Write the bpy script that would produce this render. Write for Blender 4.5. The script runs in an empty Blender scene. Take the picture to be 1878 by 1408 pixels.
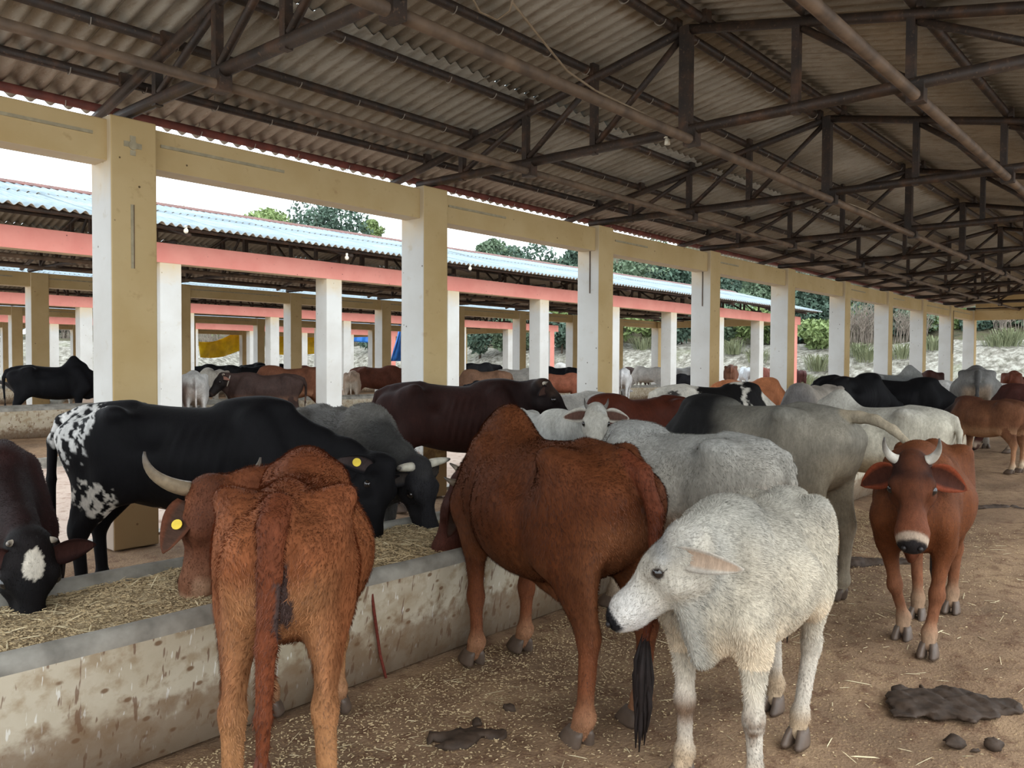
import bpy, bmesh, math, random
import numpy as np
from mathutils import Vector, Matrix
R_ = math.radians
random.seed(7); RNG = np.random.default_rng(7)
scene = bpy.context.scene
COL = scene.collection

# ------------------------------------------------------------------ camera, sky, exposure
# world: X runs along the shed rows, Y across them to the left, Z up; the photographer stands at the open right side
YAW, PITCH, ROLL = R_(41.027), R_(1.546), R_(0.289)
F_ = np.array([math.cos(YAW)*math.cos(PITCH), math.sin(YAW)*math.cos(PITCH), -math.sin(PITCH)])
Rt = np.array([math.sin(YAW), -math.cos(YAW), 0.0]); Up = np.cross(Rt, F_)
Rt, Up = math.cos(ROLL)*Rt + math.sin(ROLL)*Up, math.cos(ROLL)*Up - math.sin(ROLL)*Rt
cam = bpy.data.cameras.new('camera'); cam_o = bpy.data.objects.new('camera', cam); COL.objects.link(cam_o)
M = Matrix.Identity(4)
for i in range(3):
    M[i][0] = Rt[i]; M[i][1] = Up[i]; M[i][2] = -F_[i]
M[0][3], M[1][3], M[2][3] = 0, 0, 1.55
cam_o.matrix_world = M
cam.sensor_fit = 'HORIZONTAL'; cam.sensor_width = 36.0; cam.lens = 1486.87*36.0/1878.0
cam.clip_start = 0.05; cam.clip_end = 600
scene.camera = cam_o

wd = bpy.data.worlds.new('sky'); scene.world = wd; wd.use_nodes = True
bgn = wd.node_tree.nodes['Background']
bgn.inputs['Color'].default_value = (0.86, 0.94, 1.0, 1); bgn.inputs['Strength'].default_value = 2.9
sun = bpy.data.lights.new('hazy_sun', 'SUN'); sun.energy = 0.9; sun.angle = R_(60); sun.color = (1.0, 0.94, 0.84)
sun_o = bpy.data.objects.new('hazy_sun', sun); COL.objects.link(sun_o)
sun_o.rotation_euler = (R_(52), 0, R_(-35))
vs = scene.view_settings
vs.view_transform = 'Standard'; vs.look = 'None'; vs.gamma = 1.0; vs.use_curve_mapping = False
vs.exposure = 0.1

# ------------------------------------------------------------------ small helpers
def lin(r, g, b):
    f = lambda c: ((c/255+0.055)/1.055)**2.4 if c/255 > 0.04045 else c/255/12.92
    return (f(r), f(g), f(b))
def L4(c): return (c[0], c[1], c[2], 1.0)

class NT:
    def __init__(s, name, rough=0.8, spec=0.3):
        s.m = bpy.data.materials.new(name); s.m.use_nodes = True
        s.n = s.m.node_tree.nodes; s.l = s.m.node_tree.links
        s.b = s.n['Principled BSDF']
        s.b.inputs['Roughness'].default_value = rough
        s.b.inputs['Specular IOR Level'].default_value = spec
        s.co = s.n.new('ShaderNodeTexCoord')
    def map(s, scale=(1, 1, 1), src='Object', loc=(0, 0, 0)):
        mp = s.n.new('ShaderNodeMapping'); mp.inputs['Scale'].default_value = scale; mp.inputs['Location'].default_value = loc
        s.l.new(s.co.outputs[src], mp.inputs['Vector']); return mp.outputs[0]
    def geo_pos(s, scale=(1, 1, 1)):
        g = s.n.new('ShaderNodeNewGeometry'); mp = s.n.new('ShaderNodeMapping'); mp.inputs['Scale'].default_value = scale
        s.l.new(g.outputs['Position'], mp.inputs['Vector']); return mp.outputs[0]
    def noise(s, vec, scale, detail=4, rough=0.55):
        t = s.n.new('ShaderNodeTexNoise'); t.inputs['Scale'].default_value = scale; t.inputs['Detail'].default_value = detail
        t.inputs['Roughness'].default_value = rough; s.l.new(vec, t.inputs['Vector']); return t.outputs['Fac']
    def voro(s, vec, scale, feature='F1'):
        t = s.n.new('ShaderNodeTexVoronoi'); t.feature = feature; t.inputs['Scale'].default_value = scale
        s.l.new(vec, t.inputs['Vector']); return t.outputs['Distance']
    def ramp(s, fac, stops, interp='LINEAR'):
        r = s.n.new('ShaderNodeValToRGB'); r.color_ramp.interpolation = interp
        els = r.color_ramp.elements
        while len(els) < len(stops): els.new(0.5)
        for e, (p, c) in zip(els, stops):
            e.position = p; e.color = L4(c) if not isinstance(c, (int, float)) else (c, c, c, 1)
        s.l.new(fac, r.inputs['Fac']); return r.outputs['Color']
    def mix(s, fac, a, b, mode='MIX'):
        m = s.n.new('ShaderNodeMix'); m.data_type = 'RGBA'; m.blend_type = mode
        for sock, v in ((m.inputs['Factor'], fac), (m.inputs['A'], a), (m.inputs['B'], b)):
            if isinstance(v, (int, float)): sock.default_value = v
            elif isinstance(v, tuple): sock.default_value = L4(v)
            else: s.l.new(v, sock)
        return m.outputs['Result']
    def color(s, c):
        if isinstance(c, tuple): s.b.inputs['Base Color'].default_value = L4(c)
        else: s.l.new(c, s.b.inputs['Base Color'])
        return s
    def bump(s, h, strength=0.3, dist=0.01):
        bp = s.n.new('ShaderNodeBump'); bp.inputs['Strength'].default_value = strength; bp.inputs['Distance'].default_value = dist
        s.l.new(h, bp.inputs['Height']); s.l.new(bp.outputs[0], s.b.inputs['Normal']); return s

MAT = {}
def simple(name, c, rough=0.7, spec=0.3, var=0.15, scale=8.0, bump=0.0):
    t = NT(name, rough, spec); v = t.map()
    n = t.noise(v, scale)
    lo = tuple(x*(1-var) for x in c); hi = tuple(min(1, x*(1+var)) for x in c)
    t.color(t.ramp(n, [(0.3, lo), (0.7, hi)]))
    if bump: t.bump(n, bump)
    MAT[name] = t.m; return t.m

def paint(name, c, stain, dirt):
    t = NT(name, 0.75, 0.25); v = t.geo_pos()
    n1 = t.noise(v, 1.6, 5); n2 = t.noise(v, 9, 5)
    col = t.mix(t.ramp(n1, [(0.38, 0.0), (0.72, 1.0)]), c, stain)
    col = t.mix(t.ramp(n2, [(0.62, 0.0), (0.75, 0.45)]), col, dirt)
    sp = t.voro(v, 5.0); sp2 = t.noise(v, 30, 2)
    spots = t.ramp(sp, [(0.035, 1.0), (0.06, 0.0)])
    col = t.mix(spots, col, tuple(x*0.25 for x in dirt))
    z = t.n.new('ShaderNodeSeparateXYZ'); t.l.new(t.geo_pos(), z.inputs[0])
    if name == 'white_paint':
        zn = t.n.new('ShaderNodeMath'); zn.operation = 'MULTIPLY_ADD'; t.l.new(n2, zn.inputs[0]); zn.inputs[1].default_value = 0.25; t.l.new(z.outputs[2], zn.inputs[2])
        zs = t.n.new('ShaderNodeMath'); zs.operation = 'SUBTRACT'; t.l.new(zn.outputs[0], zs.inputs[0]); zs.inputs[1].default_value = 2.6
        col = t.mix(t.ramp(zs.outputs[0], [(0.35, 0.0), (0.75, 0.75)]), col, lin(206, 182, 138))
    ad = t.n.new('ShaderNodeMath'); ad.operation = 'MULTIPLY_ADD'; t.l.new(n2, ad.inputs[0]); ad.inputs[1].default_value = -0.8; t.l.new(z.outputs[2], ad.inputs[2])
    col = t.mix(t.ramp(ad.outputs[0], [(0.0, 0.7), (0.12, 0.0)]), col, lin(128, 98, 70))
    t.color(col).bump(n2, 0.15, 0.01); MAT[name] = t.m
paint('cream_paint', lin(206, 180, 132), lin(192, 163, 112), lin(162, 128, 84))
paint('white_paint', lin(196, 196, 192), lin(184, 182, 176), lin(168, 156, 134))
paint('pink_paint', lin(214, 142, 128), lin(204, 126, 114), lin(186, 122, 110))
def steel():
    t = NT('rusty_steel', 0.55, 0.4); v = t.geo_pos(); n = t.noise(v, 6, 6); n2 = t.noise(v, 40, 3)
    c = t.ramp(n, [(0.35, lin(44, 37, 32)), (0.55, lin(60, 47, 38)), (0.75, lin(92, 66, 48))])
    c = t.mix(t.ramp(n2, [(0.6, 0.0), (0.72, 0.5)]), c, lin(120, 96, 76))
    t.color(c).bump(n2, 0.2, 0.004); MAT['steel'] = t.m
    t = NT('red_oxide_steel', 0.6, 0.35); v = t.geo_pos(); n = t.noise(v, 7, 5)
    t.color(t.ramp(n, [(0.35, lin(84, 48, 40)), (0.7, lin(120, 66, 54))])); MAT['oxide'] = t.m
    t = NT('dusty_pipe', 0.6, 0.3); v = t.geo_pos(); n = t.noise(v, 5, 6)
    t.color(t.ramp(n, [(0.35, lin(84, 70, 58)), (0.7, lin(124, 102, 82))])); MAT['pipe'] = t.m
steel()
def sheet():
    t = NT('fibre_cement', 0.9, 0.15); v = t.geo_pos((1, 1, 1)); v2 = t.geo_pos((9, 1.2, 9))
    n = t.noise(v, 1.1, 5); n2 = t.noise(v2, 4, 5); n3 = t.noise(v, 60, 3)
    c = t.ramp(n, [(0.3, lin(138, 130, 116)), (0.7, lin(172, 164, 150))])
    c = t.mix(t.ramp(n2, [(0.5, 0.0), (0.75, 0.6)]), c, lin(118, 100, 82))
    c = t.mix(t.ramp(n3, [(0.62, 0.0), (0.7, 0.35)]), c, lin(205, 195, 175))
    t.color(c).bump(n3, 0.15, 0.004); MAT['sheet'] = t.m
    t = NT('weathered_skylit_sheet_top', 0.85, 0.2); v = t.geo_pos(); n = t.noise(v, 2.0, 5)
    t.color(t.ramp(n, [(0.3, lin(132, 146, 154)), (0.7, lin(158, 172, 178))])); MAT['sheet_top'] = t.m  # weathered top side, with the sky's bluish cast put into its colour
sheet()
def concrete():
    t = NT('stained_concrete', 0.85, 0.25); v = t.geo_pos(); vs_ = t.geo_pos((60, 60, 1.1)); vb = t.geo_pos((1, 1, 1.5))
    n = t.noise(v, 2.2, 6); n2 = t.noise(v, 14, 5)
    c = t.ramp(n, [(0.3, lin(172, 160, 136)), (0.55, lin(194, 184, 164)), (0.75, lin(154, 134, 106))])
    c = t.mix(t.ramp(n2, [(0.48, 0.0), (0.66, 0.6)]), c, lin(146, 122, 90))
    drip = t.noise(vs_, 1.0, 2)
    c = t.mix(t.ramp(drip, [(0.66, 0.0), (0.70, 0.75)]), c, lin(226, 224, 216))
    drip2 = t.noise(t.geo_pos((30, 30, 1.0)), 1.3, 2)
    c = t.mix(t.ramp(drip2, [(0.63, 0.0), (0.66, 0.7)]), c, lin(104, 70, 52))
    sp = t.voro(vb, 9.0)
    c = t.mix(t.ramp(sp, [(0.10, 0.85), (0.17, 0.0)]), c, lin(112, 82, 56))
    # splash zone of trodden dirt by the ground
    z = t.n.new('ShaderNodeSeparateXYZ'); t.l.new(t.geo_pos(), z.inputs[0])
    add = t.n.new('ShaderNodeMath'); add.operation = 'MULTIPLY_ADD'; t.l.new(n2, add.inputs[0]); add.inputs[1].default_value = -0.42
    t.l.new(z.outputs[2], add.inputs[2])
    c = t.mix(t.ramp(add.outputs[0], [(0.0, 0.62), (0.10, 0.0)]), c, lin(118, 90, 66))
    t.color(c).bump(n2, 0.35, 0.01); MAT['concrete'] = t.m
    t = NT('trough_rim_cement', 0.6, 0.4); v = t.geo_pos(); n = t.noise(v, 7, 5)
    t.color(t.ramp(n, [(0.3, lin(108, 104, 96)), (0.7, lin(164, 160, 150))])).bump(n, 0.2); MAT['rim'] = t.m
concrete()
def soils():
    t = NT('trampled_soil', 0.9, 0.25); v = t.geo_pos()
    n = t.noise(v, 1.3, 6, 0.6); n2 = t.noise(v, 9, 6, 0.65); n3 = t.noise(v, 70, 3)
    c = t.ramp(n, [(0.3, lin(112, 90, 70)), (0.5, lin(136, 110, 86)), (0.72, lin(164, 136, 106))])
    c = t.mix(t.ramp(n2, [(0.50, 0.0), (0.66, 0.75)]), c, lin(96, 66, 48))
    c = t.mix(t.ramp(n3, [(0.60, 0.0), (0.68, 0.6)]), c, lin(190, 160, 116))
    c = t.mix(t.ramp(t.voro(v, 22), [(0.06, 0.7), (0.16, 0.0)]), c, lin(78, 54, 40))
    h = t.mix(0.4, n2, n3)
    t.color(c).bump(h, 0.7, 0.03); MAT['soil'] = t.m
    t = NT('pale_yard_soil', 0.9, 0.2); v = t.geo_pos()
    n = t.noise(v, 0.9, 6, 0.6); n2 = t.noise(v, 8, 6, 0.7)
    c = t.ramp(n, [(0.3, lin(164, 144, 130)), (0.7, lin(190, 172, 158))])
    c = t.mix(t.ramp(n2, [(0.52, 0.0), (0.66, 0.8)]), c, lin(120, 92, 76))
    t.color(c).bump(n2, 0.6, 0.04); MAT['yard'] = t.m
    t = NT('chalky_bank', 0.95, 0.1); v = t.geo_pos()
    n = t.noise(v, 0.35, 6, 0.65); n2 = t.noise(v, 3.0, 6, 0.75)
    c = t.ramp(n2, [(0.36, lin(84, 82, 72)), (0.5, lin(134, 130, 120)), (0.62, lin(172, 170, 160))])
    c = t.mix(t.ramp(n, [(0.55, 0.0), (0.7, 0.5)]), c, lin(110, 116, 84))
    t.color(c).bump(n2, 0.8, 0.12); MAT['bank'] = t.m
    t = NT('scrub_hillside', 0.95, 0.1); v = t.geo_pos(); n = t.noise(v, 0.8, 7, 0.7); n2 = t.noise(v, 4, 5, 0.7)
    c = t.ramp(n, [(0.35, lin(52, 56, 42)), (0.55, lin(88, 82, 66)), (0.7, lin(80, 92, 58))])
    t.color(c).bump(n2, 0.9, 0.2); MAT['hill'] = t.m
    t = NT('chopped_fodder', 0.95, 0.1); v = t.geo_pos(); n = t.noise(v, 24, 6, 0.75); n2 = t.noise(v, 110, 3)
    c = t.ramp(n, [(0.35, lin(124, 108, 84)), (0.52, lin(172, 152, 120)), (0.68, lin(204, 188, 156))])
    c = t.mix(t.ramp(n2, [(0.6, 0.0), (0.68, 0.6)]), c, lin(206, 190, 150))
    t.color(c).bump(t.mix(0.5, n, n2), 0.9, 0.03); MAT['fodder'] = t.m
soils()
simple('straw', lin(198, 176, 138), 0.8, 0.2, 0.3, 3.0)
simple('straw_pale', lin(216, 200, 164), 0.8, 0.2, 0.3, 3.0)
simple('dung', lin(58, 44, 33), 0.75, 0.4, 0.3, 20.0, 0.5)
simple('hoof', lin(92, 77, 66), 0.5, 0.4, 0.3, 12.0, 0.2)
simple('switch_dark', lin(36, 28, 26), 0.7, 0.3, 0.3, 20.0)
simple('switch_brown', lin(84, 44, 30), 0.7, 0.3, 0.3, 20.0)
simple('tag_yellow', lin(226, 196, 60), 0.45, 0.5, 0.1, 20.0)
simple('rope', lin(104, 48, 38), 0.8, 0.2, 0.3, 60.0, 0.3)
simple('tarp_yellow', lin(244, 198, 20), 0.45, 0.4, 0.2, 2.5)
simple('tarp_blue', lin(40, 110, 190), 0.45, 0.4, 0.2, 2.5)
simple('wire', lin(150, 142, 130), 0.5, 0.5, 0.15, 20.0)
simple('cable', lin(150, 132, 108), 0.6, 0.3, 0.15, 10.0)
simple('conduit', lin(168, 156, 128), 0.6, 0.3, 0.2, 14.0)
simple('lamp_white', lin(232, 226, 206), 0.4, 0.4, 0.05, 10.0)
simple('bark', lin(96, 84, 74), 0.9, 0.1, 0.3, 6.0, 0.5)
simple('twig_grey', lin(132, 122, 112), 0.9, 0.1, 0.3, 3.0)
simple('leaf_dark', lin(82, 102, 88), 0.7, 0.3, 0.35, 0.8)
simple('leaf_mid', lin(104, 122, 98), 0.7, 0.3, 0.35, 0.8)
simple('leaf_light', lin(128, 146, 94), 0.7, 0.3, 0.3, 0.8)
simple('grass_pale', lin(128, 134, 104), 0.8, 0.2, 0.3, 1.5)
simple('hose', lin(40, 34, 32), 0.6, 0.3, 0.1, 10)
simple('lump', lin(98, 72, 54), 0.9, 0.2, 0.3, 14.0, 0.5)
t = NT('eye', 0.08, 0.7); t.color((0.012, 0.009, 0.008)); MAT['eye'] = t.m
t = NT('nostril', 0.5, 0.4); t.color((0.012, 0.009, 0.009)); MAT['nostril'] = t.m
def attr_mats():
    t = NT('coat_hair', 0.7, 0.12)
    a = t.n.new('ShaderNodeAttribute'); a.attribute_name = 'coat'
    v = t.map((46, 46, 15)); n = t.noise(v, 1.0, 5, 0.6); v2 = t.map((170, 170, 42)); n2 = t.noise(v2, 1.0, 3, 0.6)
    n3 = t.noise(t.map((4.5, 4.5, 4.5)), 1.0, 4, 0.6)
    g = t.ramp(n, [(0.3, 0.80), (0.7, 1.16)]); g2 = t.ramp(n2, [(0.3, 0.86), (0.7, 1.12)]); g3 = t.ramp(n3, [(0.3, 0.74), (0.7, 1.2)])
    c = t.mix(1.0, a.outputs['Color'], g, 'MULTIPLY'); c = t.mix(1.0, c, g2, 'MULTIPLY'); c = t.mix(1.0, c, g3, 'MULTIPLY')
    t.color(c); t.bump(t.mix(0.5, n, n2), 0.32, 0.012)
    MAT['coat'] = t.m
    t = NT('coat_strand', 0.6, 0.2); a = t.n.new('ShaderNodeAttribute'); a.attribute_name = 'coat'; t.color(a.outputs['Color']); MAT['hair'] = t.m
    t = NT('horn_keratin', 0.45, 0.4)
    a = t.n.new('ShaderNodeAttribute'); a.attribute_name = 'coat'
    n = t.noise(t.map((30, 30, 30)), 1.0, 4); c = t.mix(1.0, a.outputs['Color'], t.ramp(n, [(0.3, 0.75), (0.7, 1.2)]), 'MULTIPLY')
    t.color(c).bump(n, 0.2, 0.004); MAT['horn'] = t.m
attr_mats()

def link(name, me, mat=None, parent=None, smooth=False):
    o = bpy.data.objects.new(name, me); COL.objects.link(o)
    if mat is not None and not me.materials:
        me.materials.append(MAT[mat])
    if smooth: me.shade_smooth()
    if parent is not None: o.parent = parent
    return o
def tag(o, label=None, cat=None, group=None, kind=None):
    if label: o['label'] = label
    if cat: o['category'] = cat
    if group: o['group'] = group
    if kind: o['kind'] = kind
    return o
def empty(name, loc=(0, 0, 0), rz=0.0):
    o = bpy.data.objects.new(name, None); COL.objects.link(o); o.location = loc; o.rotation_euler = (0, 0, rz)
    o.empty_display_size = 0.1; return o

class MB:
    """collects vertices and faces of one mesh"""
    def __init__(s): s.v = []; s.f = []; s.mi = []
    def add(s, vs_, fs, mi=0):
        b = len(s.v); s.v += [tuple(map(float, p)) for p in vs_]
        for f in fs: s.f.append(tuple(i+b for i in f)); s.mi.append(mi)
        return s
    def box(s, x0, x1, y0, y1, z0, z1, mis=(0,)*6):
        vs_ = [(x0, y0, z0), (x1, y0, z0), (x1, y1, z0), (x0, y1, z0), (x0, y0, z1), (x1, y0, z1), (x1, y1, z1), (x0, y1, z1)]
        fs = [(0, 3, 2, 1), (4, 5, 6, 7), (0, 1, 5, 4), (2, 3, 7, 6), (1, 2, 6, 5), (3, 0, 4, 7)]  # bot top -y +y +x -x
        for f, m in zip(fs, mis): s.add(vs_, [f], m) if False else None
        b = len(s.v); s.v += vs_
        for f, m in zip(fs, mis): s.f.append(tuple(i+b for i in f)); s.mi.append(m)
        return s
    def tube(s, pts, r, seg=8, cap=True, mi=0):
        pts = [np.array(p, float) for p in pts]; n = len(pts)
        rs = [r]*n if isinstance(r, (int, float)) else list(r)
        b = len(s.v); prev = None
        for i, p in enumerate(pts):
            d = pts[min(i+1, n-1)]-pts[max(i-1, 0)]; d = d/(np.linalg.norm(d)+1e-9)
            if prev is None:
                a = np.array([0, 0, 1.0]) if abs(d[2]) < 0.9 else np.array([1.0, 0, 0])
            else: a = prev
            u = a-d*(a@d); u /= np.linalg.norm(u)+1e-9; w = np.cross(d, u); prev = u
            for k in range(seg):
                th = 2*math.pi*k/seg
                s.v.append(tuple(p+rs[i]*(math.cos(th)*u+math.sin(th)*w)))
        for i in range(n-1):
            for k in range(seg):
                k2 = (k+1) % seg
                s.f.append((b+i*seg+k, b+i*seg+k2, b+(i+1)*seg+k2, b+(i+1)*seg+k)); s.mi.append(mi)
        if cap:
            s.f.append(tuple(b+k for k in reversed(range(seg)))); s.mi.append(mi)
            s.f.append(tuple(b+(n-1)*seg+k for k in range(seg))); s.mi.append(mi)
        return s
    def bar(s, a, b_, w, h=None, mi=0):
        """square bar from a to b"""
        h = h or w; a = np.array(a, float); b_ = np.array(b_, float); d = b_-a; d /= np.linalg.norm(d)
        up = np.array([1.0, 0, 0]) if abs(d[0]) < 0.9 else np.array([0, 0, 1.0])
        u = np.cross(d, up); u /= np.linalg.norm(u); w_ = np.cross(d, u)
        vs_ = [p+sx*u*w/2+sy*w_*h/2 for p in (a, b_) for sx, sy in ((-1, -1), (1, -1), (1, 1), (-1, 1))]
        return s.add(vs_, [(3, 2, 1, 0), (4, 5, 6, 7), (0, 1, 5, 4), (1, 2, 6, 5), (2, 3, 7, 6), (3, 0, 4, 7)], mi)
    def mesh(s, name):
        me = bpy.data.meshes.new(name); me.from_pydata(s.v, [], s.f)
        if any(s.mi): me.polygons.foreach_set('material_index', s.mi)
        me.update(); return me
    def build(s, name, mat, parent=None, smooth=False):
        return link(name, s.mesh(name), mat, parent, smooth)
def bevel_obj(o, w, seg=2):
    m = o.modifiers.new('bevel', 'BEVEL'); m.width = w; m.segments = seg; m.limit_method = 'ANGLE'; return o
def ordinal(i): return ['first', 'second', 'third', 'fourth', 'fifth', 'sixth', 'seventh', 'eighth', 'ninth', 'tenth', 'eleventh', 'twelfth'][i]
def vnoise(P, seed=0, freq=1.0):
    """cheap smooth 3-d noise in about [-1, 1]"""
    r = np.random.default_rng(seed); out = np.zeros(len(P)); amp = 1.0; tot = 0
    for o in range(3):
        for k in range(4):
            d = r.normal(size=3); d /= np.linalg.norm(d)
            out += amp*np.sin(P@(d*freq*(2.1**o)*(0.8+0.5*r.random()))+r.random()*6.28)
        tot += amp*1.7; amp *= 0.6
    return np.clip(out/tot, -1, 1)

# ------------------------------------------------------------------ the sheds
SP = 3.3935            # bay length
S_HALF = 3.35          # half span, ridge to column line
CW = 0.376             # column thickness
ROOF_K = 0.205         # roof slope
ROOF_Z = 4.46
def chord_z(a): return ROOF_Z-ROOF_K*a          # top chord centre line, a = distance from the ridge
def sheet_mesh(length, name):
    pitch, amp, nw, seg, th = 0.148, 0.027, 7.35, 8, 0.007
    n = int(nw*seg); mb = MB(); rows = []
    for side in (1, -1):
        for j, yy in enumerate((0.0, length)):
            for i in range(n+1):
                x = i*pitch/seg
                mb.v.append((x, yy, amp*math.cos(2*math.pi*i/seg)+side*th/2))
    W = n+1; off = lambda sd, j, i: (0 if sd == 1 else 2*W)+j*W+i
    for i in range(n):
        mb.f.append((off(1, 0, i), off(1, 0, i+1), off(1, 1, i+1), off(1, 1, i)))
        mb.f.append((off(-1, 0, i+1), off(-1, 0, i), off(-1, 1, i), off(-1, 1, i+1)))
        mb.f.append((off(-1, 0, i), off(-1, 0, i+1), off(1, 0, i+1), off(1, 0, i)))
        mb.f.append((off(1, 1, i), off(1, 1, i+1), off(-1, 1, i+1), off(-1, 1, i)))
    for j0, j1, i in ((0, 1, 0), (1, 0, n)):
        mb.f.append((off(1, j0, i), off(1, j1, i), off(-1, j1, i), off(-1, j0, i)))
    mb.mi = [1 if i % 4 == 0 else 0 for i in range(len(mb.f))]
    return mb.mesh(name)
L_LOW, L_UP = 2.42, 1.95
SHEET_LOW = sheet_mesh(L_LOW, 'roof_sheet_long'); SHEET_UP = sheet_mesh(L_UP, 'roof_sheet_short')
for me in (SHEET_LOW, SHEET_UP): me.materials.append(MAT['sheet']); me.materials.append(MAT['sheet_top']); me.shade_smooth()
def hook_mesh():
    mb = MB(); pts = []
    for i in range(13):
        a = R_(-80+i*22); pts.append((0, 0.052*math.sin(a)*1.0, -0.052*math.cos(a)))
    pts = [(0, pts[-1][1]*0.2, 0.085)]+pts[::-1]
    mb.tube(pts, 0.0045, 5); return mb.mesh('hook')
HOOK = hook_mesh(); HOOK.materials.append(MAT['wire'])

def make_roof(name, yr, x0, x1, hooks=None, label=None, oxide_eave=True):
    """ridge at y = yr; sheets, purlins and lower pipes are parts"""
    root = empty(name, (x0, yr, 3.5)); tag(root, label, kind='structure')
    loc = np.array([x0, yr, 3.5])
    ang = math.atan(ROOF_K); ca, sa = math.cos(ang), math.sin(ang)
    eff = 7*0.148; n = int(math.ceil((x1-x0)/eff))
    for side in (1, -1):
        for i in range(n):
            xs = x0+i*eff
            for me, a_low, lift in ((SHEET_LOW, 4.12, 0.0), (SHEET_UP, 1.80, 0.014)):
                # sheet's local +y climbs from its lower edge to the ridge
                o = bpy.data.objects.new('roof_sheet', me); COL.objects.link(o); o.parent = root
                jx, jz, jr = random.uniform(-.008, .008), random.uniform(-.003, .003), random.uniform(-.004, .004)
                z = chord_z(a_low)+0.045+0.085+0.03+lift+jz+(0.004 if i % 2 else 0)
                if side == 1:   # left slope, going up means -y
                    m = Matrix.Translation((xs+jx+7.35*0.148-x0, a_low, z-3.5)) @ Matrix.Rotation(math.pi+jr, 4, 'Z') @ Matrix.Rotation(ang, 4, 'X')
                else:
                    m = Matrix.Translation((xs+jx-x0, -a_low, z-3.5)) @ Matrix.Rotation(jr, 4, 'Z') @ Matrix.Rotation(ang, 4, 'X')
                o.matrix_local = m
    # ridge capping
    mb = MB(); zr = chord_z(0)+0.045+0.085+0.03+0.05
    prof = [(-0.26, zr-0.26*ROOF_K-3.5), (-0.05, zr+0.02-3.5), (0, zr+0.035-3.5), (0.05, zr+0.02-3.5), (0.26, zr-0.26*ROOF_K-3.5)]
    prof2 = [(y, z-0.012) for y, z in reversed(prof)]; pr = prof+prof2
    vs_ = [(x, y, z) for x in (0, x1-x0) for y, z in pr]; k = len(pr)
    mb.add(vs_, [(i, (i+1) % k, k+(i+1) % k, k+i) for i in range(k)]+[tuple(reversed(range(k))), tuple(range(k, 2*k))])
    mb.build('ridge_cap', 'oxide', root)
    # purlins on both slopes
    for side in (1, -1):
        for j, a in enumerate((0.14, 1.03, 1.84, 2.62, 3.35, 3.88)):
            z = chord_z(a)+0.045+0.042-3.5
            p = MB().tube([(0, side*a, z), (x1-x0, side*a, z)], 0.040, 10).build('purlin', 'oxide' if (j == 5 and oxide_eave) else 'steel', root, True)
            if hooks and side == 1:
                x = hooks[0]+0.13*j
                while x < hooks[1]:
                    h = bpy.data.objects.new('hook', HOOK); COL.objects.link(h); h.parent = p
                    h.location = (x-x0+random.uniform(-.05, .05), side*a, z); h.rotation_euler = (0, 0, random.uniform(-.25, .25)); x += 0.584
    for dy in (1.78, -0.06, -1.87):
        MB().tube([(0, dy, 3.49-3.5), (x1-x0, dy, 3.49-3.5)], 0.036 if dy > 1 else 0.042, 10).build('tie_pipe', 'pipe', root, True)
    return root

def make_truss(x, yr, label, group, detail=True):
    r = empty('roof_truss', (x, yr, 3.5)); tag(r, label, 'truss', group)
    Z = lambda z: z-3.5; bz = 3.585
    for s in (1, -1):
        MB().tube([(0, 0, Z(chord_z(0))), (0, s*3.95, Z(chord_z(3.95)))], 0.043, 10).build('top_chord', 'steel', r, True)
    MB().tube([(0, -3.45, Z(bz)), (0, 3.45, Z(bz))], 0.048, 10).build('bottom_chord', 'steel', r, True)
    posts = (0.0, 0.98, 1.83, 2.74)
    for i, a in enumerate(posts):
        for s in ((1, -1) if a else (1,)):
            w = 0.095 if i == 0 else 0.062
            MB().bar((0, s*a, Z(bz-0.05)), (0, s*a, Z(chord_z(a)+0.02)), w).build('post', 'steel', r)
            if i < 3:
                b = posts[i+1]
                MB().tube([(0, s*(a+0.05), Z(chord_z(a)-0.06)), (0, s*(b-0.04), Z(bz+0.05))], 0.030, 8).build('brace', 'steel', r, True)
    if detail:
        for s in (1, -1):
            for a in (0.14, 1.03, 1.84, 2.62, 3.35):
                MB().box(-0.05, 0.05, s*a-0.07, s*a-0.03, Z(chord_z(a)+0.03), Z(chord_z(a)+0.14)).build('cleat', 'steel', r)
        for a in (1.78, -0.06, -1.87):
            MB().box(-0.05, 0.05, a-0.06, a+0.06, Z(3.44), Z(3.58)).build('pipe_clamp', 'steel', r)
    return r

def make_column(x, y, z0, z1, mats, label, group, box=False):
    """mats: material name of (-y face, +y face, -x face, +x face)"""
    mb = MB(); names = []
    for m in mats:
        if m not in names: names.append(m)
    idx = [names.index(m) for m in mats]
    h = CW/2
    mb.box(-h, h, -h, h, 0, z1-z0, (0, idx[0], idx[0], idx[1], idx[3], idx[2]))
    me = mb.mesh('column')
    for n_ in names: me.materials.append(MAT[n_])
    o = link('column', me); o.location = (x, y, z0); tag(o, label, 'column', group); bevel_obj(o, 0.012)
    return o

def make_beam(x0, x1, y, z0, z1, mats, label, group, conduits=()):
    mb = MB(); names = []
    for m in mats:
        if m not in names: names.append(m)
    i = [names.index(m) for m in mats]      # (-y, +y, bottom)
    w = 0.125
    mb.box(0, x1-x0, -w, w, 0, z1-z0, (i[2], i[1], i[0], i[1], i[0], i[0]))
    me = mb.mesh('tie_beam')
    for n_ in names: me.materials.append(MAT[n_])
    o = link('tie_beam', me); o.location = (x0, y, z0); tag(o, label, 'beam', group); bevel_obj(o, 0.01)
    for a, b in conduits:
        c = MB().box(a-x0, b-x0, -w-0.012, -w+0.002, 0.19, 0.215).build('conduit', 'conduit', o)
    return o

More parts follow.
